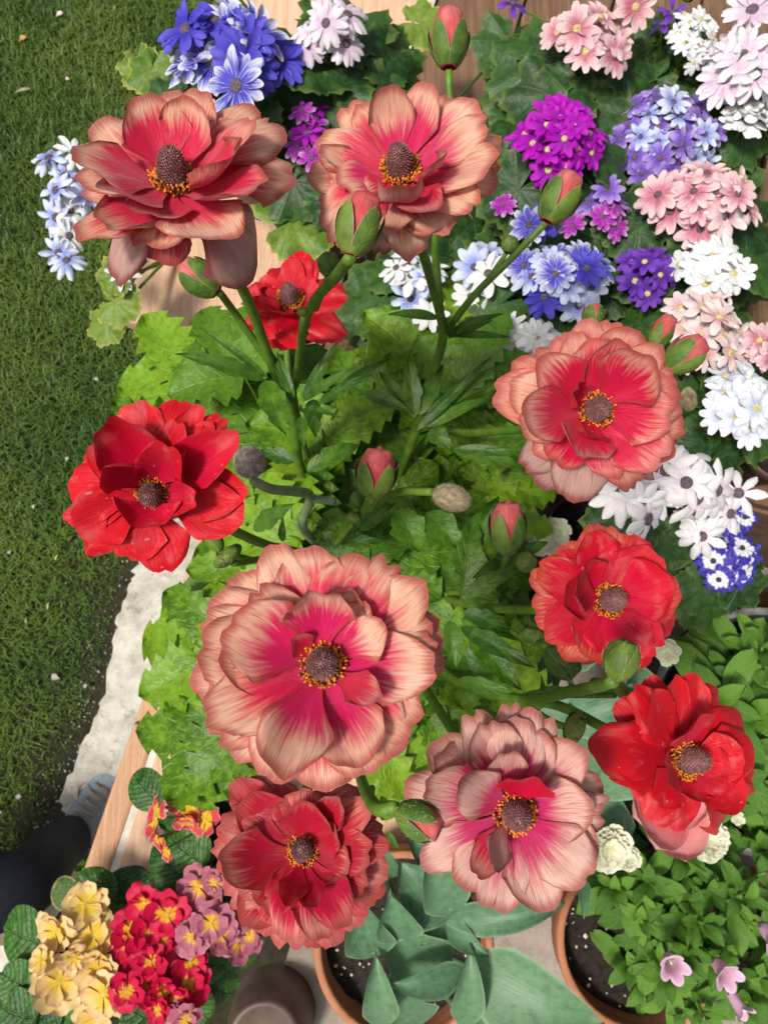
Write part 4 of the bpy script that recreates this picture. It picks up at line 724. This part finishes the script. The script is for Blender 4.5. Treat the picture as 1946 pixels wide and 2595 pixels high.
cin_('pale lilac white drooping daisies beside the large blue ones', 840, 62, 95, 70, 125, .55, 7, 'lilacwhite', npet=16, pk='dai', seed=2, droop=[1, 3], lsz=1.25, nleaf=8)
cin_('pale blue and white small daisies leaning over the lawn', 165, 500, 60, 110, 112, .42, 8, 'paleblue', extra=((150, 640), (170, 660), (225, 500), (310, 690), (125, 400), (190, 385)), npet=9, seed=3, mats=['paleblue', 'paleblue', 'white'], droop=[1, 3, 2], nleaf=0, lmat='limeleaf', pr=.045, base=(400, 520), pk='dai')
cin_('narrow magenta daisies between the two side-facing flowers', 785, 330, 45, 130, 92, .50, 8, 'magentawhite', npet=7, seed=4, mats=['magenta', 'magentawhite', 'magenta'], nleaf=5, lsz=.9)
cin_('dusty pink daisies at the top above the magenta ball', 1500, 85, 110, 85, 132, .54, 9, 'pink', 'disc_yellow', extra=((1610, 18),), seed=5, lsz=1.2, nleaf=9)
cin_('vivid magenta daisy ball with crowded petals', 1430, 335, 108, 105, 112, .55, 18, 'magenta', 'disc_yellow', npet=10, seed=6, dome=.75, nleaf=7)
cin_('lavender purple small daisies spread right of the magenta ball', 1700, 320, 150, 140, 96, .50, 26, 'lilac', npet=9, seed=7, mats=['lilac', 'lilac', 'lilac', 'paleblue'], lsz=.9, nleaf=6)
cin_('small white daisies near the top right corner', 1765, 85, 55, 105, 76, .52, 13, 'white', 'disc_yellow', npet=9, seed=8, nleaf=6, lsz=.8)
cin_('large pale lilac daisies at the right edge', 1890, 165, 85, 85, 165, .53, 6, 'lilacwhite', npet=15, pk='dai', seed=9, droop=[1, 2], extra=((1905, 25),), nleaf=5)
cin_('white round daisy under the large lilac ones', 1905, 290, 45, 45, 140, .51, 3, 'white', npet=16, seed=10, nleaf=3)
cin_('dusty pink and cream daisies in a wide dome at the right', 1800, 490, 140, 105, 130, .53, 16, 'pink', npet=10, seed=11, mats=['pink', 'palepink', 'pink'], nleaf=6)
cin_('small violet and lilac daisies below the magenta ball', 1540, 520, 65, 70, 90, .50, 7, 'lilac', npet=9, seed=12, mats=['lilac', 'magentawhite', 'paleblue'], extra=((1275, 520), (1450, 570)), nleaf=6)
cin_('deep purple daisies between blue and white ones', 1645, 685, 65, 65, 100, .50, 9, 'purple', 'disc_yellow', npet=9, seed=13, nleaf=4)
cin_('violet blue daisies with pale outer petals behind the rose red flower', 1430, 690, 125, 85, 118, .52, 13, 'blue', npet=10, seed=14, mats=['blue', 'paleblue', 'bluewhite', 'paleblue'], extra=((1340, 570), (1370, 560)), nleaf=8)
cin_('white daisies with yellow eyes and browned petal tips at the right', 1815, 665, 85, 75, 118, .53, 9, 'white', 'disc_yellow', npet=10, seed=15, nleaf=4)
cin_('icy blue white daisies behind the flower stems, left bunch', 1055, 695, 60, 80, 118, .48, 6, 'paleblue', npet=8, seed=16, mats=['paleblue', 'bluish', 'white'], extra=((1090, 800),), nleaf=7, lsz=1.2)
cin_('icy blue white daisies behind the flower stems, right bunch', 1235, 690, 60, 85, 125, .48, 6, 'white', npet=8, seed=17, mats=['bluish', 'white', 'paleblue'], nleaf=7, lsz=1.2)
cin_('white daisies with a blue one tucked behind the rose red flower', 1340, 850, 75, 50, 108, .49, 6, 'white', 'disc_yellow', npet=10, seed=18, nleaf=6)
cin_('single blue daisies low beside the leafy stems', 1205, 915, 25, 22, 105, .46, 2, 'blue', npet=9, seed=19, mats=['blue', 'bluewhite'], nleaf=5)
cin_('pale pink daisies right of the rose red flower', 1800, 835, 95, 110, 118, .53, 12, 'palepink', 'disc_yellow', npet=9, seed=20, nleaf=5)
cin_('small rose pink daisies at the right edge', 1920, 880, 40, 45, 100, .51, 5, 'pink', 'disc_yellow', npet=10, seed=21, nleaf=3)
cin_('bluish white daisies at the right below the pink ones', 1885, 1020, 75, 95, 122, .53, 11, 'bluish', 'disc_yellow', npet=11, seed=22, nleaf=4)
cin_('white daisies with long hanging petals below the rose red flower', 1735, 1215, 100, 80, 165, .52, 7, 'whitepink', npet=10, pk='dai', seed=23, droop=[1, 3], extra=((1620, 1275), (1575, 1250), (1640, 1315)), nleaf=6)
cin_('pale pink hanging daisies above the blue and white ones', 1765, 1345, 25, 40, 130, .47, 2, 'whitepink', npet=7, pk='dai', seed=24, droop=[3, 1], nleaf=3, extra=((1850, 1302), (1870, 1250)))
cin_('small dark blue daisies with white rings and black eyes', 1845, 1420, 62, 70, 86, .46, 10, 'blueeye', 'disc_black', npet=11, seed=25, extra=((1860, 1330), (1885, 1310)), nleaf=7, lsz=.9, lring=.9)
cin_('tiny mixed purple daisies along the top edge', 1690, 60, 20, 35, 95, .5, 2, 'purple', npet=6, seed=26, nleaf=5, extra=((1935, 112), (1300, 8)), lsz=1.1)
# large visible leaves that belong to the plants behind the stems
lf = thing('leafy_plant', 'broad dark leaved plant without flowers behind the copper flowers', 'plant', (*P(1000, 470, BZ)[:2], BZ))
LB = P(1020, 430, BZ+.01)
for i, (px, py, sz, z, m) in enumerate(((960, 150, 150, .46, 'cinleaf'), (880, 220, 95, .48, 'cinleaf'), (1060, 60, 90, .45, 'limeleaf'), (920, 290, 90, .44, 'cinleaf'), (1290, 110, 130, .46, 'cinleaf'), (1300, 300, 95, .46, 'cinleaf'), (1660, 180, 150, .46, 'cinleaf'), (1250, 450, 90, .44, 'cinleaf'), (1200, 560, 140, .42, 'cinleaf'), (740, 560, 150, .44, 'limeleaf'), (1340, 190, 90, .45, 'cinleaf'), (960, 790, 150, .40, 'cinleaf'), (1330, 760, 130, .42, 'leaf2'), (1430, 820, 90, .43, 'cinleaf'), (1400, 470, 90, .42, 'cinleaf'), (1600, 590, 90, .44, 'limeleaf'))):
    cinleaf(lf, P(px, py, z), unit([rng.normal(0, .15), -.2+rng.normal(0, .15), 1]), sz/F*(H-z)*.8, m if m != 'leaf2' else 'cinleaf', 500+i, petiole=LB)
ll = thing('yellowing_leaf_plant', 'low plant with lime and yellow edged leaves at the terrace corner', 'plant', (*P(420, 700, BZ)[:2], BZ))
for i, (px, py, sz, z) in enumerate(((290, 765, 85, .40), (272, 820, 70, .37), (300, 700, 70, .42), (385, 175, 95, .48), (350, 160, 80, .47))): cinleaf(ll, P(px, py, z), unit([-.2, -.25, 1]), sz/F*(H-z)*.8, 'limeleaf', 560+i, petiole=P(440, 640, BZ+.01))
# ---------------------------------------------------------------- primulas on the wall
def prim(label, org, sc, fl, mat, z, base, leaves, lz, rings=1, npet=5, disc='disc_yellow', seed=0, pr=.06, potz=AZ):
    R = np.random.default_rng(seed+300); c = P(org[0]+base[0]*sc, org[1]+base[1]*sc, z-.06)
    pot('primula_pot', 'small brown pot under the '+label, c[:2], potz, .10, pr, M['brownpot'], perl=0, group='small pots under the primulas')
    t = thing('primula_plant', label, 'plant', (c[0], c[1], potz+.08)); b0 = np.array([c[0], c[1], potz+.085]); mb = MB()
    for i, q in enumerate(fl):
        x, y, d = q[:3]; zz_ = z+R.uniform(-.012, .012); p = P(org[0]+x*sc, org[1]+y*sc, zz_); r = d*sc/2/F*(H-zz_); tl = q[3] if len(q) > 3 else (R.normal(0, .25), R.normal(0, .25)); dd = p[:2]-c[:2]
        nr = unit([tl[0]+dd[0]*3, tl[1]+dd[1]*3, 1]); floret(t, p, nr, r*1.16, mat, disc, npet, 'prim', R=R, rings=rings); mb.add(*tube([b0, .5*b0+.5*p, p-nr*.003], .0016, .0012, 5, 3))
    mb.build('stems', M['stem_pale'], t)
    for i, (b, tp, w_, m) in enumerate(leaves):
        B_ = P(org[0]+b[0]*sc, org[1]+b[1]*sc, lz+R.uniform(0, .02)); T_ = P(org[0]+tp[0]*sc, org[1]+tp[1]*sc, lz+R.uniform(-.02, .02)); mm = MB()
        mm.add(*blade(B_, T_, (0, 0, 1), w_*sc/F*(H-lz)*1.05, 'ovate', 22, 30, bow=R.uniform(.04, .12), cup=R.uniform(-.12, .02), ruf=.025, rf=5, ph=i, wrin=.026, curl=-.06)); mm.add(*tube([b0, .4*b0+.6*B_, B_+(T_-B_)*.08], .0028, .0018, 6, 3))
        mm.build('leaf', M[m], t)
    return t
O7 = (0, 1950); s7 = .3376; pl = 'primleaf'; dl = 'dryleaf'
prim('yellow ruffled double primula with peach petal edges', O7, s7, [(410, 1210, 290), (640, 1010, 270), (700, 1255, 350), (740, 1500, 310), (450, 1590, 350), (780, 1690, 340), (310, 1440, 190), (560, 1420, 190), (690, 1870, 230)], 'p_yellow', .335, (560, 1500), [((380, 1330), (20, 1170), 370, pl), ((300, 1640), (10, 1530), 290, pl), ((380, 1780), (130, 1570), 290, pl), ((330, 1880), (-30, 1760), 320, pl), ((600, 1650), (350, 1930), 320, pl), ((620, 1020), (400, 860), 210, dl), ((640, 1030), (800, 750), 290, pl), ((900, 1190), (830, 910), 130, dl), ((450, 1700), (200, 1960), 300, pl)], .27, rings=2, npet=6, seed=1)
prim('crimson primula with yellow eyes crowded in a mound', O7, s7, [(1090, 1000, 260), (1260, 1090, 280), (990, 1190, 270), (950, 1330, 200), (1000, 1430, 280), (1210, 1430, 290), (1060, 1580, 330), (1200, 1290, 270), (1390, 1600, 320), (1430, 1450, 240), (1130, 1190, 230), (1230, 1700, 250), (1180, 1800, 190), (960, 1660, 230), (1320, 1730, 200), (1130, 1440, 220)], 'p_red', .335, (1150, 1450), [((960, 1040), (960, 725), 330, pl), ((1230, 1900), (930, 1750), 330, pl), ((1350, 1600), (1560, 1880), 270, pl), ((1350, 1380), (1680, 1480), 300, pl), ((1450, 1540), (1760, 1700), 300, pl), ((1240, 980), (1320, 830), 220, pl)], .27, rings=2, npet=5, seed=2)
prim('mauve and yellow primula fading at the petal edges', O7, s7, [(1490, 880, 290), (1550, 965, 320), (1400, 1080, 220), (1440, 1250, 250), (1590, 1150, 270), (1660, 1230, 240), (1720, 1150, 230), (1800, 1290, 250), (1300, 1860, 230), (1390, 1880, 200), (1870, 1260, 200), (1610, 850, 170)], 'p_mauve', .345, (1640, 1110), [((1650, 1300), (1930, 1420), 260, pl), ((1500, 850), (1160, 790), 260, pl), ((1620, 1330), (1500, 1500), 260, pl)], .27, rings=2, npet=5, seed=3)
prim('salmon pink primula with bright yellow stars beside the lobed leaves', O7, s7, [(1425, 215, 300), (1175, 360, 270, (-1.3, .2)), (1400, 400, 170, (0, -1)), (1540, 370, 230), (1245, 600, 150, (-.8, -.5)), (1190, 510, 170, (-1, -.5))], 'p_pink', .40, (1480, 560), [((1240, 300), (1000, 30), 260, pl), ((1600, 740), (1270, 500), 360, pl), ((1420, 860), (1150, 560), 280, pl), ((1330, 330), (1210, 470), 180, pl), ((1200, 520), (1090, 390), 100, pl)], .28, npet=5, seed=4)
# little viola on the ground
vt = thing('viola_plant', 'tiny violet flower with round leaves on the ground beside the trouser leg', 'plant', (*P(190, 2200, LZ+.036)[:2], LZ+.036))
for i in range(16):
    p = P(190+rng.normal(0, 26), 2195+rng.normal(0, 34), LZ+.07+rng.uniform(0, .05)); cinleaf(vt, p, unit(rng.normal(0, .3, 3)+np.array([0, 0, 1])), .017, 'leaf2', 700+i, petiole=P(190, 2200, LZ+.037))
for (x, y) in ((162, 2180), (170, 2196)): floret(vt, P(x, y, LZ+.13), (0, 0, 1), .012, 'lilac', 'disc_yellow', 5, 'prim')
# ---------------------------------------------------------------- tulips, campanula, other pots on the patio
tp = P(1023, 2400, .22)[:2]; pot('terracotta_pot', 'terracotta pot of dark soil with grey green tulip leaves', tp, 0, .22, .109, M['terra'], perl=110)
TU = thing('tulip_plant', 'tulip with broad blue green leaves and one pale pink flower', 'plant', (*tp, .19)); tb = np.array([*tp, .19])
O8 = (946, 1845); s8 = .6028
TL = [((385, 1000), (975, 1262), 300, .42), ((330, 790), (100, 570), 260, .46), ((335, 775), (225, 525), 190, .48), ((300, 800), (805, 745), 130, .44), ((290, 795), (485, 965), 100, .43), ((345, 760), (205, 915), 95, .42), ((375, 1025), (75, 1085), 130, .45), ((290, 1040), (40, 830), 260, .42), ((40, 1250), (10, 960), 140, .45), ((385, 1250), (410, 925), 130, .43), ((120, 900), (75, 690), 190, .47), ((10, 960), (-70, 700), 200, .46), ((870, 620), (887, 800), 60, .42), ((200, 1250), (60, 1080), 220, .40), ((60, 640), (-10, 460), 160, .44), ((600, 1250), (330, 1150), 160, .40), ((420, 700), (130, 420), 170, .40)]
for i, (b, t, w_, z) in enumerate(TL):
    B_, T_ = P(O8[0]+b[0]*s8, O8[1]+b[1]*s8, z), P(O8[0]+t[0]*s8, O8[1]+t[1]*s8, z+.03); mm = MB(); mm.add(*blade(B_, T_, (0, 0, 1), w_*s8/F*(H-z)*1.0, 'tulip', 12, 24, bow=.08, cup=rng.uniform(.16, .34), ruf=.05, rf=2.2, ph=i, curl=-.10)); mm.add(*tube([tb+np.array([rng.normal(0, .012), rng.normal(0, .012), 0]), .5*tb+.5*B_, B_+(T_-B_)*.12], .005, .004, 7, 4)); mm.build('leaf', M['tulipleaf'], TU)
t2 = P(1560, 2080, 0)[:2]; pot('dark_pot', 'dark pot hidden under the tulip leaves below the red flowers', t2, 0, .16, .07, M['brownpot'], perl=0)
T2 = thing('tulip_plant', 'tulip with pale green leaves behind the faded flower, one drooping pink bloom', 'plant', (*t2, .13)); tb2 = np.array([*t2, .135])
for i, (b, t, w_, z) in enumerate((((1500, 2040), (1290, 1700), 200, .40), ((1480, 1900), (1600, 1730), 130, .42), ((1600, 2120), (1330, 1990), 130, .38), ((1500, 2010), (1640, 1830), 150, .4), ((1420, 1830), (1620, 1760), 110, .43), ((1540, 1880), (1330, 1780), 150, .38), ((1470, 1960), (1570, 2200), 110, .36), ((1400, 1680), (1560, 1560), 110, .40), ((1430, 2060), (1560, 1900), 150, .34), ((1380, 1780), (1290, 1620), 130, .36), ((1700, 1930), (1560, 1640), 120, .34))):
    B_, T_ = P(*b, z), P(*t, z+.03); mm = MB(); mm.add(*blade(B_, T_, (0, 0, 1), w_/F*(H-z)*1.1, 'tulip', 10, 20, bow=.06, cup=.2, ruf=.05, rf=2.2, ph=i, curl=-.10)); mm.add(*tube([tb2, .5*tb2+.5*B_, B_+(T_-B_)*.12], .004, .003, 7, 4)); mm.build('leaf', M['tulipleaf'], T2)
tc = P(1690, 2010, .50); mb = MB(); v, f, u = lathe([(.001, -.008), (.006, -.004), (.007, .002), (.004, .006)], 12, tc); mb.add(v, f); tf = mb.build('flower', M['stem'], T2); tf['label'] = 'pale pink tulip bloom under the leaning red flower'
for (x, y, w_, e) in ((1660, 2155, 130, .03), (1735, 2185, 150, .02), (1600, 2070, 140, .02), (1790, 2070, 130, .02), (1640, 1980, 120, .05)):
    T_ = P(x, y, .50+e); obj('petal', mesh('petal', *(lambda a: (a[0], a[1], M['pinktulip'], a[2]))(blade(tc, T_, (0, 0, 1), w_/F*.70*1.1, 'lobe', 10, 12, bow=-.1, cup=.18))), tf)
v, f, u = tube([tb2, P(1650, 2050, .33), tc-np.array([0, 0, .006])], .004, .003, 8, 5); obj('stem', mesh('stem', v, f, M['stem'], u), T2)
_sl = {}
def lmesh(mat, var):
    if (mat, var) not in _sl:
        a = blade((0, 0, 0), (1, 0, [.1, .25, -.05][var]), (0, 0, 1), [.36, .42, .32][var], 'spat', 6, 10, bow=[.08, .12, .05][var], fold=.10, curl=[-.2, -.3, -.1][var], ruf=.03, ph=var); _sl[(mat, var)] = mesh('leaf', a[0], a[1], M[mat], a[2])
    return _sl[(mat, var)]
def shoots(parent, b0, lst, z, nl, ls, mat='camleaf', seed=0):
    R = np.random.default_rng(seed+600)
    for (px, py) in lst:
        t = P(px, py, z+R.uniform(-.03, .03)); q = .5*np.asarray(b0)+.5*t+np.array([0, 0, -.01]); v, f, u = tube([b0, q, t], .0024, .0018, 6, 4); obj('stem', mesh('stem', v, f, M['stem'], u), parent); ax = unit(t-q+np.array([0, 0, .03]))
        for i in range(nl):
            g = i/nl; a = i*2.39996+R.normal(0, .2); el = math.radians(12+58*g**1.4); p = t-ax*(.055*(1-g)**1.1); X, Y, Z = frame(ax); rd = X*math.cos(a)+Y*math.sin(a); e = rd*math.cos(el)+ax*math.sin(el); up = unit(ax-e*np.dot(ax, e)); L = ls*(1-.55*g)*R.uniform(.8, 1.15)
            q_ = bpy.data.objects.new('leaf', lmesh(mat, int(R.integers(3)))); place(q_, parent, mat4(e, np.cross(up, e), up, p, L))
pc = P(1630, 2390, .22)[:2]; pot('terracotta_pot', 'terracotta pot of dark soil holding the leafy plant with pink bells', pc, 0, .22, .104, M['terra'], perl=90)
CA = thing('bellflower_plant', 'leafy bellflower with pale pink bell shaped blooms in terracotta', 'plant', (*pc, .19)); cb = np.array([pc[0]+.02, pc[1]+.03, .185])
shoots(CA, cb, [(1560, 2250), (1640, 2230), (1720, 2220), (1790, 2260), (1620, 2320), (1700, 2320), (1780, 2340), (1850, 2340), (1650, 2400), (1740, 2420), (1820, 2420), (1600, 2280), (1690, 2480), (1560, 2200), (1650, 2180), (1740, 2170), (1880, 2270)], .36, 12, .058, seed=1)
shoots(CA, np.array([*P(1600, 2470, .19)[:2], .187]), [(1600, 2450), (1640, 2500)], .24, 8, .055, seed=2)
shoots(CA, cb, [(1800, 2510), (1720, 2560), (1780, 2570)], .33, 10, .05, seed=3)
def bell(parent, c, nrm, L, w, mat='bell'):
    X, Y, Z = frame(nrm); n = 40; V = []; U = []; pr = [(.05, 0), (.22, .06), (.34, .25), (.38, .5), (.42, .72), (.55, .90), (.72, 1.0)]
    for j, (r, z) in enumerate(pr):
        for i in range(n):
            a = 2*math.pi*i/n; k = abs(math.cos(2.5*a))**.8; tt = j/(len(pr)-1); rr = r*w*(1+.18*tt**3*(k-.5)*2); zz_ = z*L*(1-.22*tt**4*(1-k)); V.append(np.asarray(c)+X*rr*math.cos(a)+Y*rr*math.sin(a)+Z*zz_); U.append((i/n, tt))
    o = obj('flower', mesh('flower', V, gridf(n, len(pr)-1, True), M[mat], U), parent)
    mb = MB(); c = np.asarray(c)
    for i in range(5):
        a = 2*math.pi*i/5; rd = X*math.cos(a)+Y*math.sin(a); mb.add(*blade(c-Z*.001+rd*.05*w, c+rd*w*.42+Z*L*.3, unit(rd*.3-Z), w*.3, 'lance', 4, 6))
    mb.build('calyx', M['camleaf'], o); mb = MB(); mb.add(*tube([c+Z*L*.05, c+Z*L*.55], .0012, .0012, 6, 2)); mb.build('pistil', M['cream'], o); return o
for i, (px, py, z, tl, L, w_) in enumerate(((1690, 2420, .40, (-.1, -.15), .027, .018), (1808, 2430, .40, (.15, -.35), .028, .018), (1838, 2500, .37, (.5, -1.0), .030, .014), (1925, 2340, .38, (.2, -.4), .032, .020), (1944, 2210, .38, (.4, -.4), .028, .018))):
    bc = P(px, py, z); bell(CA, bc, unit([tl[0], tl[1], 1]), L, w_); v, f, u = tube([cb, .5*cb+.5*bc, bc], .002, .0015, 6, 4); obj('stem', mesh('stem', v, f, M['stem'], u), CA)
# right edge leafy plants in a grey pot
gc_ = P(1945, 1850, .24)[:2]; pot('grey_pot', 'large dark grey pot with a pale rim at the right edge', gc_, 0, .24, .150, M['greypot'], perl=60, rimmat=M['greyrim'], rimh=.1)
GP = thing('leafy_plant', 'glossy green leafy shoots filling the dark grey pot', 'plant', (*gc_, .2)); gb = np.array([*gc_, .2])
shoots(GP, gb, [(1870, 1650), (1930, 1640), (1850, 1720), (1930, 1730), (1890, 1800), (1940, 1830), (1840, 1850), (1900, 1900), (1940, 1950), (1870, 1960), (1820, 1780)], .36, 10, .078, seed=5)
shoots(GP, gb, [(1860, 2040), (1920, 2050), (1830, 2100), (1900, 2120), (1940, 2160)], .33, 11, .055, seed=6)
oc = P(1985, 1640, .2)[:2]+np.array([.075, .02]); pot('terracotta_pot', 'terracotta pot glimpsed behind the grey pot at the right edge', oc, 0, .22, .085, M['terra'])
p5 = P(2010, 2420, .2)[:2]; pot('terracotta_pot', 'terracotta pot at the right edge beyond the bellflowers', p5, 0, .19, .085, M['terra'], perl=50)
R5 = thing('leafy_plant', 'broad green leaves at the lower right corner', 'plant', (*p5, .16))
shoots(GP, gb, [(2010, 1680), (2030, 1780), (2050, 1900), (2010, 2000)], .36, 10, .07, seed=8)
shoots(R5, np.array([*p5, .16]), [(1920, 2480), (1910, 2570), (1940, 2240), (1930, 2380), (1890, 2540)], .30, 7, .075, seed=7)
# creamy ruffled flowers
CF = thing('cream_stock_plant', 'creamy white ruffled flowers and pale buds beside the faded flower', 'plant', (*P(1660, 2150, .2)[:2], .185)); cfb = P(1660, 2200, .19)
for (px, py, z, d, n) in ((1540, 2148, .44, 105, 9), (1785, 2125, .44, 105, 9), (1590, 2172, .43, 60, 6), (1385, 1362, .42, 100, 6), (1692, 1655, .42, 62, 6), (1415, 1345, .43, 60, 5), (1868, 2075, .40, 30, 5)):
    p = P(px, py, z); floret(CF, p, unit([rng.normal(0, .2), rng.normal(0, .2), 1]), d/2/F*(H-z)*1.1, 'cream', 'disc_yellow', n, 'ruf', rings=4)
    v, f, u = tube([cfb if py > 1700 else P(1480, 1640, .02), p-np.array([0, 0, .05]), p-np.array([0, 0, .004])], .002, .0018, 6, 4); obj('stem', mesh('stem', v, f, M['stem'], u), CF)
# small things on the patio
bc_ = P(668, 2640, .09)[:2]; V, f, u = lathe([(.02, 0), (.062, 0), (.058, .05), (.050, .083), (.046, .088), (.040, .085), (.012, .0855)], 40, (*bc_, 0)); o = obj('upturned_pot', mesh('upturned_pot', V, f, M['brownpot'])); tag(o, 'brown pot standing upside down on the patio at the bottom edge', 'pot')
tl_ = [P(1700, 1500, .004)[:2], P(1792, 1530, .004)[:2], P(1788, 1585, .004)[:2], P(1690, 1570, .004)[:2]]; o = prism('loose_tile', tl_, .0, .022, M['sand'], None, .002); tag(o, 'loose brown tile lying on the patio near the blue and white daisies', 'tile')
mb = MB()
for i in range(120):
    p = P(rng.uniform(1560, 1946), rng.uniform(1440, 1700), .002); s_ = rng.uniform(.0008, .0035); v = np.array([[1, 0, 0], [-1, 0, 0], [0, 1, 0], [0, -1, 0], [0, 0, .7], [0, 0, -.7]])*rng.uniform(.6, 1.3, (6, 1))*s_; mb.add(v+p, [(0, 2, 4), (2, 1, 4), (1, 3, 4), (3, 0, 4), (2, 0, 5), (1, 2, 5), (3, 1, 5), (0, 3, 5)])
gr = mb.build('gravel', plain('dark_crumbs', (.05, .04, .03), .9, .5, 300), None, False); gr['kind'] = 'stuff'; tag(gr, 'dark crumbs of soil scattered on the patio', 'crumbs')
